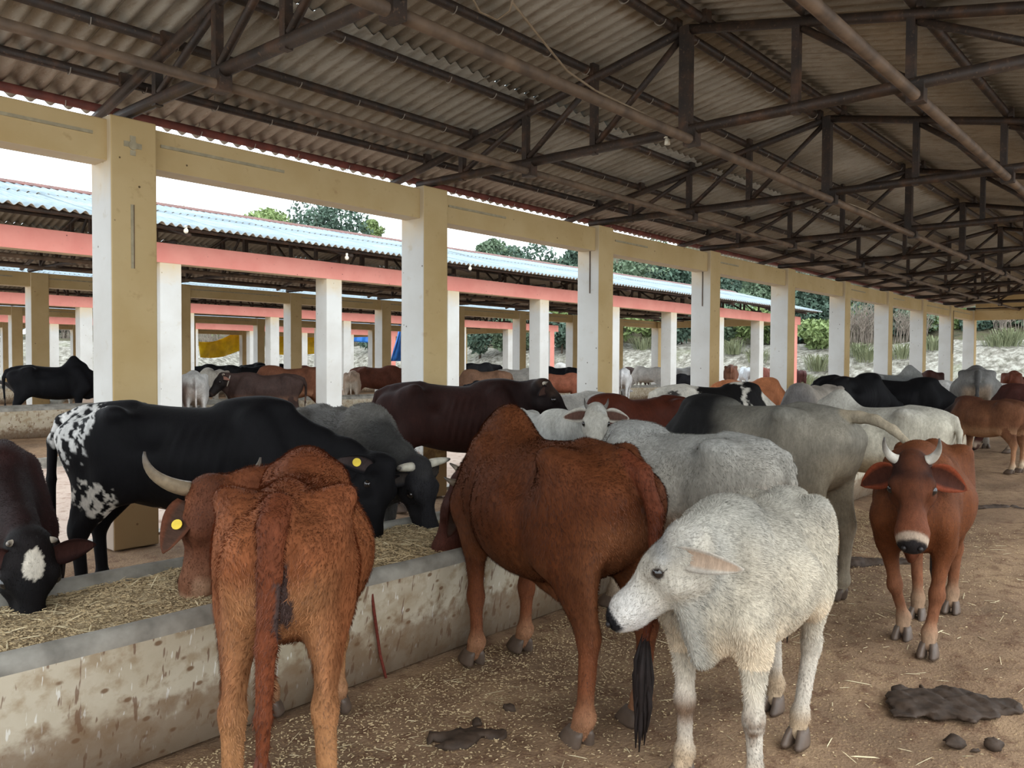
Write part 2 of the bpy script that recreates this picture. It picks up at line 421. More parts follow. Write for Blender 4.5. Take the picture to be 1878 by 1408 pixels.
ZT, ZB = 3.518, 3.155
Y1 = 6.717+CW/2           # left column line of the shed we stand in
YR1 = 3.56                # its ridge
XC = [3.0+SP*k for k in range(-1, 10)]
make_roof('ceiling', YR1, -2.6, 34.9, hooks=(1.5, 15.0), label='corrugated grey sheet roof over the near shed')
for k in range(0, 10):
    make_truss(XC[k+1], YR1, 'dark steel roof truss resting on the %s cream column of the near row' % ordinal(k), 'trusses of the near shed')
for k in range(0, 10):
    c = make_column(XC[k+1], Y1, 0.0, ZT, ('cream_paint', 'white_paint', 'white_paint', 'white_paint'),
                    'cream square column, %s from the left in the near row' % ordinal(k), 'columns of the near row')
    h = CW/2
    if k == 0:   # round electrical box and open conduit chase on the nearest column
        mb = MB().tube([(-0.01, -h+0.004, 3.30), (-0.01, -h-0.012, 3.30)], 0.036, 16)
        for dx, dz in ((0.05, 0), (-0.05, 0.005), (0, 0.055), (0, -0.06)): mb.box(-0.01+dx-0.022, -0.01+dx+0.022, -h-0.006, -h+0.002, 3.30+dz-0.022, 3.30+dz+0.022)
        mb.build('junction_box', 'conduit', c)
        MB().box(-0.03, -0.008, -h-0.004, -h+0.002, 2.30, 2.82).build('conduit_chase', 'conduit', c); MB().box(-0.008, -0.002, -h-0.005, -h+0.002, 2.30, 2.82).build('chase_edge', 'lump', c)
    if k in (2, 3): MB().box(-h-0.01, -h+0.004, -0.045, -0.028, 2.55, 3.35).build('conduit', 'bark', c)
    if k == 8: MB().box(0.07, 0.10, -h-0.012, -h+0.003, 1.9, 3.35).build('conduit', 'bark', c)
make_beam(-2.6, 33.8, Y1+0.0, ZB, ZT-0.03, ('cream_paint', 'pink_paint', 'white_paint'), 'cream tie beam along the top of the near column row', None,
          [(1.0, 2.7), (3.25, 4.45), (6.65, 7.65), (10.1, 11.0), (13.4, 14.2), (20.4, 21.4), (23.8, 24.8), (27.2, 29.8), (30.6, 33)])
# far end of the near shed: corner beam, gable infill
e = MB().box(33.42, 33.66, 0.3, 6.72, 3.16, 3.50).build('wall_end', 'cream_paint'); tag(e, kind='structure')
g = MB(); zz = lambda y: chord_z(abs(y-YR1))-0.02
prof = [(0.3, 3.5), (6.72, 3.5), (6.72, zz(6.72)), (YR1, zz(YR1)), (0.3, zz(0.3))]
vs_ = [(x, y, z) for x in (33.50, 33.62) for y, z in prof]
g.add(vs_, [(4, 3, 2, 1, 0), (5, 6, 7, 8, 9)]+[(i, (i+1) % 5, 5+(i+1) % 5, 5+i) for i in range(5)])
tag(g.build('wall_gable', 'cream_paint'), kind='structure')
for k in (2, 4, 6, 8, 9):
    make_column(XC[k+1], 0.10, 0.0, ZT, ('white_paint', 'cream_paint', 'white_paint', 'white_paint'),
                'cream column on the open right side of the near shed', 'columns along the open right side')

def far_shed(y_front, x_first, ks, zf, x0, x1, word, truss_ks, dxb):
    yn = y_front+CW/2; yf = yn+2*S_HALF; yr = yn+S_HALF; zt = 3.54; zb = 3.2
    make_roof('roof', yr, x0, x1, oxide_eave=False, label='corrugated grey sheet roof of the %s shed' % word)
    for i, k in enumerate(truss_ks):
        make_truss(x_first+SP*k+dxb/2, yr, 'dark steel truss under the %s shed roof, %s from the left' % (word, ordinal(i)), 'trusses of the %s shed' % word, detail=False)
    for i, k in enumerate(ks):
        last = (k == ks[-1])
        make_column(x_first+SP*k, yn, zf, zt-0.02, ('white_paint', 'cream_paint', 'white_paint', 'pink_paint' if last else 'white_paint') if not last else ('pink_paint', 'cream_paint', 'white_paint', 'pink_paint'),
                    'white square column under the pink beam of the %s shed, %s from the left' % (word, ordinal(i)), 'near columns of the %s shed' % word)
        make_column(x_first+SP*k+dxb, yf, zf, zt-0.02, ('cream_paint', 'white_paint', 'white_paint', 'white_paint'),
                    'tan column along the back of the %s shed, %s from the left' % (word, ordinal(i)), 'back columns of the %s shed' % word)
    make_beam(x0+0.6, x1-0.8, yn-0.07, zb, zt, ('pink_paint', 'cream_paint', 'white_paint'), 'pink tie beam on the front of the %s shed' % word, None)
    make_beam(x0+0.6, x1-0.8, yf-0.02, zb, zt-0.02, ('cream_paint', 'pink_paint', 'white_paint'), 'tan tie beam along the back of the %s shed' % word, None,
              [(x_first+SP*k+0.3, x_first+SP*(k+1)-0.3) for k in ks[:-1]])
    e = MB().box(x1-1.35, x1-1.12, yn+0.19, yf-0.19, zb, zt-0.03).build('end_beam', 'cream_paint'); tag(e, 'cream beam across the far end of the %s shed' % word, 'beam')
    return yn, yf
ROOF_K, ROOF_Z = 0.255, 4.66
far_shed(13.50, 6.64, list(range(-1, 9)), 0.10, 0.0, 35.1, 'second', list(range(-1, 9)), 0.24)
far_shed(26.97, 7.12, list(range(0, 9)), 0.10, 4.0, 35.6, 'third', list(range(0, 9)), 0.17)
far_shed(40.44, 7.58, list(range(1, 9)), 0.10, 7.0, 36.0, 'fourth', list(range(1, 9)), 0.10)

# ------------------------------------------------------------------ ground
def grid_mesh(name, xs, ys, zf, mat, kind='structure'):
    X, Y = np.meshgrid(xs, ys, indexing='ij'); P = np.stack([X.ravel(), Y.ravel(), np.zeros(X.size)], 1)
    P[:, 2] = zf(P); nx, ny = len(xs), len(ys)
    I = (np.arange(nx-1)[:, None]*ny+np.arange(ny-1)[None]).ravel()
    Fq = np.stack([I, I+ny, I+ny+1, I+1], 1)
    me = bpy.data.meshes.new(name); me.from_pydata(P.tolist(), [], Fq.tolist()); me.update(); me.shade_smooth()
    o = link(name, me, mat); tag(o, kind=kind); return o
xs = np.concatenate([np.arange(-8, 0, 0.5), np.arange(0, 9, 0.07), np.arange(9, 40, 0.4)])
ys = np.concatenate([np.arange(-8, 0, 0.5), np.arange(0, 7.3, 0.07)])
def fz(P): return 0.014*vnoise(P, 3, 2.2)+0.010*vnoise(P, 4, 9.0)+0.006*vnoise(P, 5, 24.0)-0.012
grid_mesh('floor', xs, ys, fz, 'soil')
def yz(P): return -0.03+0.03*vnoise(P, 8, 1.2)+0.02*vnoise(P, 9, 5)
grid_mesh('yard_ground', np.arange(-12, 44, 0.3), np.concatenate([np.arange(7.2, 13.5, 0.2), np.arange(13.5, 62, 1.0)]), yz, 'yard')
for i, (yb, word) in enumerate(((13.2, 'second'), (26.7, 'third'), (40.1, 'fourth'))):
    o = MB().box(-4, 34.6, yb, yb+7.6, -0.2, 0.095).build('floor', 'soil'); tag(o, kind='structure')
    o = MB().box(-4, 34.6, yb-0.10, yb, -0.2, 0.09).build('trim_%d' % (i+1), 'rim'); tag(o, kind='structure')
o = MB().box(-4, 34.6, 7.12, 7.28, -0.2, 0.012).build('trim_4', 'rim'); tag(o, kind='structure')

def terrain(x, y):
    t = np.maximum(x-39.5, (y-52.5)*0.85); t = t+0.9*np.sin(y*0.21+1)+0.7*np.sin(x*0.3)
    t = np.maximum(t, 0)
    bank = 2.9*(1-np.exp(-(t/4.2)**1.6))
    lat = np.clip((x+8-0.35*y)/34, 0.12, 1.0)
    hill = np.clip(t-9, 0, 60)*0.27*lat
    return bank+hill-0.05
def tz(P):
    z = terrain(P[:, 0], P[:, 1]); return z+np.clip(z, 0, 1)*(0.16*vnoise(P, 11, 0.9)+0.10*vnoise(P, 12, 3.0))-0.1*(z < 0.02)
def hillgrid():
    xs = np.concatenate([np.arange(-30, 34, 2.0), np.arange(34, 60, 0.6), np.arange(60, 130, 2.5)])
    ys = np.concatenate([np.arange(-40, 0, 2.0), np.arange(0, 48, 0.8), np.arange(48, 70, 0.7), np.arange(70, 140, 2.5)])
    X, Y = np.meshgrid(xs, ys, indexing='ij'); P = np.stack([X.ravel(), Y.ravel(), np.zeros(X.size)], 1); P[:, 2] = tz(P)
    nx, ny = len(xs), len(ys); I = (np.arange(nx-1)[:, None]*ny+np.arange(ny-1)[None]).ravel()
    Fq = np.stack([I, I+ny, I+ny+1, I+1], 1); cz = P[Fq].mean(1)
    tt = np.maximum(cz[:, 0]-39.5, (cz[:, 1]-52.5)*0.85)
    for name, keep, mat in (('bank_ground', (tt > -4) & (tt < 8.5), 'bank'), ('hillside_ground', tt >= 8.5, 'hill')):
        me = bpy.data.meshes.new(name); used = np.unique(Fq[keep]); mp = np.full(len(P), -1); mp[used] = np.arange(len(used))
        me.from_pydata(P[used].tolist(), [], mp[Fq[keep]].tolist()); me.update(); me.shade_smooth()
        tag(link(name, me, mat), kind='structure')
hillgrid()
# ------------------------------------------------------------------ feed troughs
def make_trough(x0, x1, y0, z0, label, feed_label, step=0.12, res_feed=0.05):
    """concrete trough along X; near face at y0"""
    prof = [(0.10, 0.0), (0.04, 0.30), (0.0, 0.50), (0.0, 0.535), (0.015, 0.560), (0.038, 0.570), (0.062, 0.560), (0.08, 0.53), (0.15, 0.36), (0.30, 0.24), (0.46, 0.20),
            (0.62, 0.24), (0.75, 0.36), (0.83, 0.53), (0.85, 0.560), (0.875, 0.570), (0.90, 0.560), (0.915, 0.535), (0.915, 0.50), (0.88, 0.30), (0.83, 0.0)]
    n = int((x1-x0)/step)+1; xs = np.linspace(x0, x1, n); k = len(prof); P = []
    for x in xs:
        w1 = 0.012*math.sin(x*1.7+1)+0.008*math.sin(x*4.1); w2 = 0.010*math.sin(x*1.3)
        for y, z in prof: P.append((x-x0, y+w1*(z > 0.2), z+(w2 if z > 0.4 else 0)))
    f = []; mi = []
    for i in range(n-1):
        for j in range(k):
            j2 = (j+1) % k; f.append((i*k+j, (i+1)*k+j, (i+1)*k+j2, i*k+j2)); mi.append(1 if 1 < j < 18 else 0)
    f += [tuple(range(k)), tuple((n-1)*k+j for j in reversed(range(k)))]; mi += [0, 0]
    me = bpy.data.meshes.new('feed_trough'); me.from_pydata(P, [], f); me.polygons.foreach_set('material_index', mi); me.update()
    me.materials.append(MAT['concrete']); me.materials.append(MAT['rim']); me.shade_smooth()
    o = link('feed_trough', me); o.location = (x0, y0, z0); tag(o, label, 'trough')
    xs = np.arange(x0+0.02, x1-0.02, res_feed); ys = np.arange(y0+0.075, y0+0.85, res_feed)
    def h(P):
        v = (P[:, 1]-y0-0.46)/0.385
        z = z0+0.515-0.02*v*v+0.035*vnoise(P, 41, 2.1)+0.018*vnoise(P, 42, 7)+0.010*vnoise(P, 43, 22)
        return np.where(np.abs(v) > 0.96, z0+0.42, z)
    fo = grid_mesh('fodder', xs, ys, h, 'fodder', None)
    tag(fo, feed_label, 'fodder', kind='stuff')
    return o
make_trough(-1.5, 15.2, 2.985, 0.0, 'long grey concrete feed trough beside the camera, stained with white drips', 'chopped straw fodder filling the near feed trough')
make_trough(22.5, 33.0, 2.985, 0.0, 'far stretch of pale concrete trough near the end wall', 'fodder lying in the far stretch of trough', 0.4, 0.15)
make_trough(-2.0, 33.0, 16.5, 0.10, 'grey concrete trough inside the second shed behind the black bull', 'fodder in the trough of the second shed', 0.5, 0.2)
make_trough(2.0, 33.0, 30.0, 0.10, 'distant concrete trough inside the third shed', 'fodder in the trough of the third shed', 0.8, 0.3)
# ------------------------------------------------------------------ cattle: one continuous skin per animal, grown from a blended skeleton
def nrm(v): v = np.array(v, float); return v/(np.linalg.norm(v)+1e-9)
class Field:
    def __init__(s, bx=1.0): s.p = []; s.bx = bx
    def cone(s, a, b, ra, rb, k=0.05, lat=None, flat=1.0, grp='torso', sub=False):
        a = np.array(a, float); b = np.array(b, float); r = max(ra, rb)*max(1.0, flat)
        if grp in ('torso', 'leg', 'tail'): a[0] *= s.bx; b[0] *= s.bx
        s.p.append(dict(t='c', a=a, b=b, ra=ra, rb=rb, k=k, lat=None if lat is None else nrm(lat), flat=flat, grp=grp, sub=sub,
                        lo=np.minimum(a, b)-r-k-0.04, hi=np.maximum(a, b)+r+k+0.04))
    def ball(s, c, r, k=0.05, grp='torso', sub=False):
        c = np.array(c, float)
        if grp in ('torso', 'leg', 'tail'): c[0] *= s.bx
        r = np.array(r if hasattr(r, '__len__') else (r, r, r), float)
        s.p.append(dict(t='e', c=c, r=r, k=k, grp=grp, sub=sub, lo=c-r-k-0.04, hi=c+r+k+0.04))
    def loft(s, xs, top, bot, w, keel=0.25, k=0.05, grp='torso'):
        xs = np.array(xs, float)*s.bx; D = np.linspace(xs[0], xs[-1], 240)
        def sm(v):
            v = np.array(v, float); m = np.gradient(v, xs); i = np.clip(np.searchsorted(xs, D)-1, 0, len(xs)-2)
            h = xs[i+1]-xs[i]; u = (D-xs[i])/h
            return (2*u**3-3*u**2+1)*v[i]+(u**3-2*u**2+u)*h*m[i]+(-2*u**3+3*u**2)*v[i+1]+(u**3-u**2)*h*m[i+1]
        T, B, W = sm(top), sm(bot), np.maximum(sm(w), 0.015)
        s.p.append(dict(t='l', D=D, c=(T+B)/2, h=np.maximum((T-B)/2, 0.015), w=W, keel=keel, k=k, grp=grp, sub=False,
                        lo=np.array([xs[0]-0.1, -max(w)-0.1, min(bot)-0.1]), hi=np.array([xs[-1]+0.1, max(w)+0.1, max(top)+0.1])))
    @staticmethod
    def dist(p, P):
        if p['t'] == 'c':
            ba = p['b']-p['a']; q = P-p['a']; t = np.clip((q@ba)/(ba@ba+1e-12), 0, 1); q = q-t[..., None]*ba
            if p['lat'] is not None:
                c = q@p['lat']; q = q+(c*(1/p['flat']-1))[..., None]*p['lat']
            return np.sqrt((q*q).sum(-1))-(p['ra']+(p['rb']-p['ra'])*t)
        if p['t'] == 'e':
            q = P-p['c']; k0 = np.sqrt(((q/p['r'])**2).sum(-1)); k1 = np.sqrt(((q/p['r']**2)**2).sum(-1))+1e-9
            return k0*(k0-1)/k1
        x = P[..., 0]; c = np.interp(x, p['D'], p['c']); h = np.interp(x, p['D'], p['h']); w = np.interp(x, p['D'], p['w'])
        v = (P[..., 2]-c)/h; up = np.clip(v, 0, 1.3); wy = w*(1-p['keel']*up*up)
        q = np.sqrt((np.abs(P[..., 1])/wy)**2.0+np.abs(v)**2.0+1e-9)
        d = (q-1)*np.minimum(w, h)
        e = np.maximum(p['D'][0]-x, x-p['D'][-1])
        return np.where(e > 0, np.maximum(d, 0)+e, d)
    @staticmethod
    def join(d1, d2, k, sub):
        if sub:
            h = np.clip(0.5-0.5*(d1+d2)/k, 0, 1); return d1+(-d2-d1)*h+k*h*(1-h)
        h = np.clip(0.5+0.5*(d1-d2)/k, 0, 1); return d1+(d2-d1)*h-k*h*(1-h)
    def at(s, P, groups=None):
        d = np.full(P.shape[:-1], 1.0)
        for p in s.p:
            if groups and (p['grp'] not in groups or p['sub']): continue
            d = Field.join(d, Field.dist(p, P), p['k'], p['sub'])
        return d
    def mesh(s, res, steps=2):
        lo = np.min([p['lo'] for p in s.p if not p['sub']], 0); hi = np.max([p['hi'] for p in s.p if not p['sub']], 0)
        n = np.ceil((hi-lo)/res).astype(int)+1; V = np.full(n, 1.0, np.float32)
        ax = [lo[i]+res*np.arange(n[i]) for i in range(3)]
        for p in s.p:
            i0 = np.clip(((p['lo']-lo)/res).astype(int), 0, n-1); i1 = np.clip(np.ceil((p['hi']-lo)/res).astype(int)+1, 1, n)
            if np.any(i1 <= i0): continue
            sl = tuple(slice(a, b) for a, b in zip(i0, i1))
            G = np.stack(np.meshgrid(ax[0][sl[0]], ax[1][sl[1]], ax[2][sl[2]], indexing='ij'), -1)
            V[sl] = Field.join(V[sl], Field.dist(p, G), p['k'], p['sub'])
        ins = V < 0
        # naive surface nets
        cs = np.zeros(n-1, np.int8)
        for dx in (0, 1):
            for dy in (0, 1):
                for dz in (0, 1): cs += ins[dx:n[0]-1+dx, dy:n[1]-1+dy, dz:n[2]-1+dz]
        act = (cs > 0) & (cs < 8); idx = np.full(n-1, -1, np.int64); cells = np.argwhere(act); idx[act] = np.arange(len(cells))
        acc = np.zeros((len(cells), 3)); cnt = np.zeros(len(cells))
        crn = [(0, 0, 0), (1, 0, 0), (0, 1, 0), (1, 1, 0), (0, 0, 1), (1, 0, 1), (0, 1, 1), (1, 1, 1)]
        val = {c: V[cells[:, 0]+c[0], cells[:, 1]+c[1], cells[:, 2]+c[2]] for c in crn}
        for a in range(3):
            for c in crn:
                if c[a] == 1: continue
                c2 = tuple(1 if i == a else c[i] for i in range(3)); va, vb = val[c], val[c2]
                m = (va < 0) != (vb < 0); t = va[m]/(va[m]-vb[m]); pt = np.tile(np.array(c, float), (m.sum(), 1)); pt[:, a] += t
                acc[m] += pt; cnt[m] += 1
        P = lo+res*(cells+acc/cnt[:, None])
        faces = []
        for a in range(3):
            b, c = (a+1) % 3, (a+2) % 3
            sh = [slice(None)]*3; s1 = list(sh); s2 = list(sh); s1[a] = slice(0, n[a]-1); s2[a] = slice(1, n[a])
            A, B = ins[tuple(s1)], ins[tuple(s2)]
            e = np.argwhere(A != B); e = e[(e[:, b] > 0) & (e[:, c] > 0) & (e[:, b] < n[b]-1) & (e[:, c] < n[c]-1)]
            fl = A[e[:, 0], e[:, 1], e[:, 2]]
            def g(db, dc):
                q = e.copy(); q[:, b] += db; q[:, c] += dc; return idx[q[:, 0], q[:, 1], q[:, 2]]
            f = np.stack([g(-1, -1), g(0, -1), g(0, 0), g(-1, 0)], 1); f[~fl] = f[~fl][:, ::-1]; faces.append(f)
        Fq = np.concatenate(faces)
        # pull the vertices on to the surface, relaxing a little in between
        for it in range(steps):
            nb = np.zeros_like(P); cn = np.zeros(len(P))
            for i in range(4):
                j = (i+1) % 4
                np.add.at(nb, Fq[:, i], P[Fq[:, j]]); np.add.at(nb, Fq[:, j], P[Fq[:, i]]); np.add.at(cn, Fq[:, i], 1); np.add.at(cn, Fq[:, j], 1)
            P = P*0.45+0.55*nb/cn[:, None]
        return P, Fq

def mesh_from(name, P, Fq, colors=None):
    me = bpy.data.meshes.new(name); P = np.asarray(P, np.float32); Fq = np.asarray(Fq, np.int32)
    me.vertices.add(len(P)); me.vertices.foreach_set('co', P.ravel())
    me.loops.add(Fq.size); me.loops.foreach_set('vertex_index', Fq.ravel())
    me.polygons.add(len(Fq)); me.polygons.foreach_set('loop_start', np.arange(0, Fq.size, Fq.shape[1], dtype=np.int32))
    me.update(calc_edges=True)
    if colors is not None:
        a = me.color_attributes.new('coat', 'FLOAT_COLOR', 'POINT'); c = np.ones((len(P), 4), np.float32); c[:, :3] = colors
        a.data.foreach_set('color', c.ravel())
    me.shade_smooth(); return me

def grid_faces(nu, nv, wrap=False):
    f = []
    for i in range(nu-1):
        for j in range(nv if wrap else nv-1):
            j2 = (j+1) % nv; f.append((i*nv+j, (i+1)*nv+j, (i+1)*nv+j2, i*nv+j2))
    return f
def hoof_mesh():
    mb = MB()
    for s in (1, -1):
        rings = []
        for z, sc, fx in ((0.0, 1.0, 0.012), (0.012, 1.02, 0.008), (0.05, 0.84, -0.012), (0.068, 0.66, -0.02)):
            r = []
            for k in range(12):
                a = 2*math.pi*k/12; x = math.cos(a)*0.055*sc+fx+(0.016 if math.cos(a) > 0.8 else 0); y = math.sin(a)*0.025*sc
                r.append((x, s*(0.027*sc+0.002)+y, z))
            rings.append(r)
        b = len(mb.v); mb.v += [p for r in rings for p in r]
        for i in range(3):
            for k in range(12): mb.f.append((b+i*12+k, b+i*12+(k+1) % 12, b+(i+1)*12+(k+1) % 12, b+(i+1)*12+k)); mb.mi.append(0)
        mb.f.append(tuple(b+k for k in reversed(range(12)))); mb.mi.append(0); mb.f.append(tuple(b+36+k for k in range(12))); mb.mi.append(0)
    me = mb.mesh('hoof'); me.materials.append(MAT['hoof']); me.shade_smooth(); return me
HOOF = hoof_mesh()
def ico_mesh(name, mat, sub=2):
    bm = bmesh.new(); bmesh.ops.create_icosphere(bm, subdivisions=sub, radius=1.0); me = bpy.data.meshes.new(name); bm.to_mesh(me); bm.free()
    me.materials.append(MAT[mat]); me.shade_smooth(); return me
EYE = ico_mesh('eye', 'eye'); NOSTRIL = ico_mesh('nostril', 'nostril', 2)

def ear_mesh(length, width, droop, outc, inc, notch=True):
    """leaf-shaped cupped ear along local +y, opening towards local +x"""
    nu, nv = 11, 9; P = []; Cc = []
    for side in (0, 1):
        for i in range(nu):
            u = i/(nu-1); w = width*math.sin(math.pi*min(1, 0.12+0.88*u)**0.8)**0.75*(1-0.25*u)+0.006
            if i == nu-1: w = 0.004
            for j in range(nv):
                v = -1+2*j/(nv-1); cup = 0.55*w*(v*v-0.3)*(1-0.35*u)
                th = 0.006*(1-v*v)+0.001
                P.append((cup+(th if side else -th), u*length, v*w-droop*length*u*u))
                Cc.append(inc if (side and abs(v) < 0.72 and u < 0.93) else outc)
    f = grid_faces(nu, nv); n = nu*nv
    F2 = [tuple(reversed(q)) for q in f]+[tuple(i+n for i in q) for q in f]
    rim = [i*nv for i in range(nu)]+[(nu-1)*nv+j for j in range(1, nv)]+[i*nv+nv-1 for i in range(nu-2, -1, -1)]+[j for j in range(nv-2, 0, -1)]
    for a, b in zip(rim, rim[1:]+rim[:1]): F2.append((a, b, b+n, a+n))
    return mesh_from('ear', P, F2, Cc)
def tube_attr(name, pts, rs, cols, seg=10):
    mb = MB().tube(pts, rs, seg); 
    P = np.array(mb.v); cc = np.repeat(np.array(cols), seg, 0)
    me = bpy.data.meshes.new(name); me.from_pydata(mb.v, [], mb.f); me.update()
    a = me.color_attributes.new('coat', 'FLOAT_COLOR', 'POINT'); c = np.ones((len(P), 4), np.float32); c[:, :3] = cc; a.data.foreach_set('color', c.ravel())
    me.shade_smooth(); return me
def bez(p, n):
    p = [np.array(q, float) for q in p]; out = []
    for i in range(n):
        t = i/(n-1); q = list(p)
        while len(q) > 1: q = [a+(b-a)*t for a, b in zip(q, q[1:])]
        out.append(q[0])
    return out
def smooth01(x, a, b): t = np.clip((x-a)/(b-a), 0, 1); return t*t*(3-2*t)

NECKS = {  # poll position, nose direction (unit animal: rump at about -0.72, withers at +0.4, hip height 1.2)
    'up': ((0.98, 0.0, 1.36), (0.78, 0, -0.62)), 'level': ((1.10, 0.0, 1.10), (0.80, 0, -0.60)),
    'low': ((1.13, 0.0, 0.88), (0.55, 0, -0.83)), 'feed': ((1.10, 0.0, 0.74), (0.30, 0, -0.95)), 'graze': ((1.02, 0.0, 0.52), (0.25, 0, -0.97))}
def make_cow(label, loc, heading, scale=1.0, pose='feed', poll=None, nose=None, up=None, res=0.03, legs=None, coat=None, horns=None, ears=None,
             tail=None, fat=1.0, hump=1.0, group=None, bony=0.5, name='cow', cat='cow', switch='switch_dark', tags=(), legs_on=True, tall=0.0, z0=0.0,
             eyes=True, belly=0.0, neck_r=1.0, dewlap=1.0, head=1.08, bx=1.0, hairs=0, tail_r=1.0, collar=None):
    coat = coat or {}
    base = np.array(lin(*coat.get('base', (120, 70, 45))))
    root = empty(name, (loc[0], loc[1], z0), R_(heading)); root.scale = (scale,)*3; tag(root, label, cat, group)
    Fd = Field(bx)
    xs = [-0.755, -0.72, -0.64, -0.50, -0.32, -0.10, 0.12, 0.32, 0.48, 0.60, 0.70, 0.755]
    top = [1.03, 1.10, 1.16, 1.195, 1.205, 1.185, 1.18, 1.20, 1.19, 1.12, 1.00, 0.90]
    bot = [0.93, 0.84, 0.74, 0.655, 0.605, 0.56, 0.545, 0.56, 0.585, 0.62, 0.70, 0.80]
    w = [0.04, 0.12, 0.175, 0.215, 0.25, 0.290, 0.295, 0.255, 0.210, 0.170, 0.115, 0.03]
    w = [a*(1+(fat-1)*(0.4 if i in (0, 1, 2, 9, 10, 11) else 1)) for i, a in enumerate(w)]
    bot = [b-belly*math.exp(-((x-0.02)/0.32)**2) for x, b in zip(xs, bot)]
    Fd.loft(xs, top, bot, w, keel=0.30, k=0.03)
    for s in (1, -1):      # hip bones, pin bones, shoulder blades, flank hollows
        Fd.ball((-0.37, s*(0.19+0.02*bony)*fat**0.5, 1.13+0.025*bony), (0.07, 0.05, 0.05), 0.055)
        Fd.ball((-0.71, s*0.085, 1.02), (0.05, 0.04, 0.05), 0.07)
        if bony > 0:
            Fd.ball((-0.19, s*0.27*fat, 1.045), (0.115, 0.06+0.045*bony, 0.085), 0.10, sub=True)
            Fd.ball((-0.56, s*0.20, 1.13), (0.10, 0.02+0.05*bony, 0.05), 0.09, sub=True)
        Fd.cone((-0.235, s*0.305*fat, 0.98), (-0.20, s*0.275*fat, 0.64), 0.040, 0.030, 0.07, sub=True)      # flank groove
        Fd.cone((0.285, s*0.285*fat, 1.02), (0.30, s*0.275*fat, 0.66), 0.035, 0.030, 0.07, sub=True)      # behind the shoulder
    Fd.cone((-0.86, 0, 1.00), (-0.80, 0, 0.60), 0.085, 0.10, 0.06, (0, 1, 0), 0.55, sub=True)             # cleft between the thighs
    Fd.cone((-0.60, 0, 1.15), (-0.35, 0, 1.18), 0.035, 0.03, 0.07)       # sacrum ridge
    # hump
    Fd.ball((0.40, 0, 1.18), (0.20, 0.10, 0.07*max(hump, 0.2)+0.03), 0.12)
    if hump > 0.6: Fd.ball((0.36, 0, 1.19+0.06*hump), (0.10, 0.065, 0.11*hump), 0.09)
    # legs
    L = dict(fl=(0, 0), fr=(0, 0), hl=(0, 0), hr=(0, 0)); L.update(legs or {})
    HO = []
    for s, kf, kh in ((1, 'fl', 'hl'), (-1, 'fr', 'hr')):
        Y = (0, 1, 0); dx, dy = L[kf]
        Fd.cone((0.40, s*0.135, 1.08), (0.535, s*0.165, 0.80), 0.10, 0.105, 0.06, Y, 0.62)
        Fd.cone((0.53, s*0.165, 0.80), (0.43, s*0.165, 0.64), 0.10, 0.082, 0.06, Y, 0.72)
        kx, ky = 0.435+dx*0.45, s*0.15+dy*0.45
        lift = 0.0
        Fd.cone((0.44, s*0.16, 0.68), (kx, ky, 0.37), 0.082, 0.044, 0.05, Y, 0.75, grp='leg')
        Fd.ball((kx+0.006, ky, 0.355), (0.047, 0.047, 0.06), 0.03, grp='leg')
        fx, fy = 0.43+dx, s*0.145+dy
        Fd.cone((kx, ky, 0.34), (fx, fy, 0.13), 0.036, 0.032, 0.03, grp='leg')
        Fd.ball((fx, fy, 0.125), (0.043, 0.042, 0.042), 0.03, grp='leg')
        Fd.cone((fx, fy, 0.12), (fx+0.035, fy, 0.06), 0.037, 0.042, 0.03, grp='leg'); HO.append(((fx+0.045)*bx, fy))
        dx, dy = L[kh]
        Fd.cone((-0.42, s*0.145, 1.02), (-0.34, s*0.175, 0.74), 0.165, 0.115, 0.07, Y, 0.58)
        Fd.cone((-0.60, s*0.105, 0.98), (-0.54, s*0.135, 0.70), 0.125, 0.085, 0.06, Y, 0.60)
        hx, hy = -0.605+dx*0.55, s*0.14+dy*0.55
        Fd.cone((-0.40, s*0.165, 0.76), (hx+0.02, hy, 0.47), 0.120, 0.050, 0.06, Y, 0.68, grp='leg')
        Fd.cone((-0.55, s*0.145, 0.74), (hx-0.035, hy, 0.50), 0.07, 0.026, 0.05, Y, 0.7, grp='leg')
        Fd.ball((hx, hy, 0.455), (0.052, 0.044, 0.065), 0.04, grp='leg')
        fx, fy = -0.585+dx, s*0.135+dy
        Fd.cone((hx-0.005, hy, 0.45), (fx, fy, 0.135), 0.042, 0.034, 0.03, grp='leg')
        Fd.ball((fx, fy, 0.13), (0.045, 0.043, 0.043), 0.03, grp='leg')
        Fd.cone((fx, fy, 0.12), (fx+0.035, fy, 0.06), 0.038, 0.043, 0.03, grp='leg'); HO.append(((fx+0.045)*bx, fy))
    # tail
    tp = tail or [(-0.66, 0, 1.145), (-0.755, 0, 1.10), (-0.80, 0, 0.98), (-0.80, 0, 0.80), (-0.785, 0, 0.62), (-0.775, 0, 0.46)]
    tr = np.linspace(0.042, 0.017, len(tp))*tail_r
    for a, b, r1, r2 in zip(tp, tp[1:], tr, tr[1:]): Fd.cone(a, b, r1, r2, 0.022, grp='tail')
    # neck and head
    pp, nn = NECKS[pose]; pp = np.array(poll if poll is not None else pp, float); nn = nrm(nose if nose is not None else nn)
    upv = np.array(up if up is not None else (0, 0, 1.0), float)
    if abs(nrm(upv)@nn) > 0.985: upv = upv+np.array([0.4, 0, 0])
    if up is None and nn[2] < -0.6: upv = np.array([nn[0]*1.0+0.05, nn[1], 0.25])/1.0+np.array([0.0, 0, 0.25]); 
    tt = nrm(upv-nn*(upv@nn)); ll = np.cross(tt, nn)
    hs_ = head
    HP = lambda n_, t_, l_=0.0: pp+(nn*n_+tt*t_+ll*l_)*hs_
    nb = np.array([0.50*bx, 0, 0.97]); nh = HP(0.03, -0.075); nd = nrm(nh-nb)
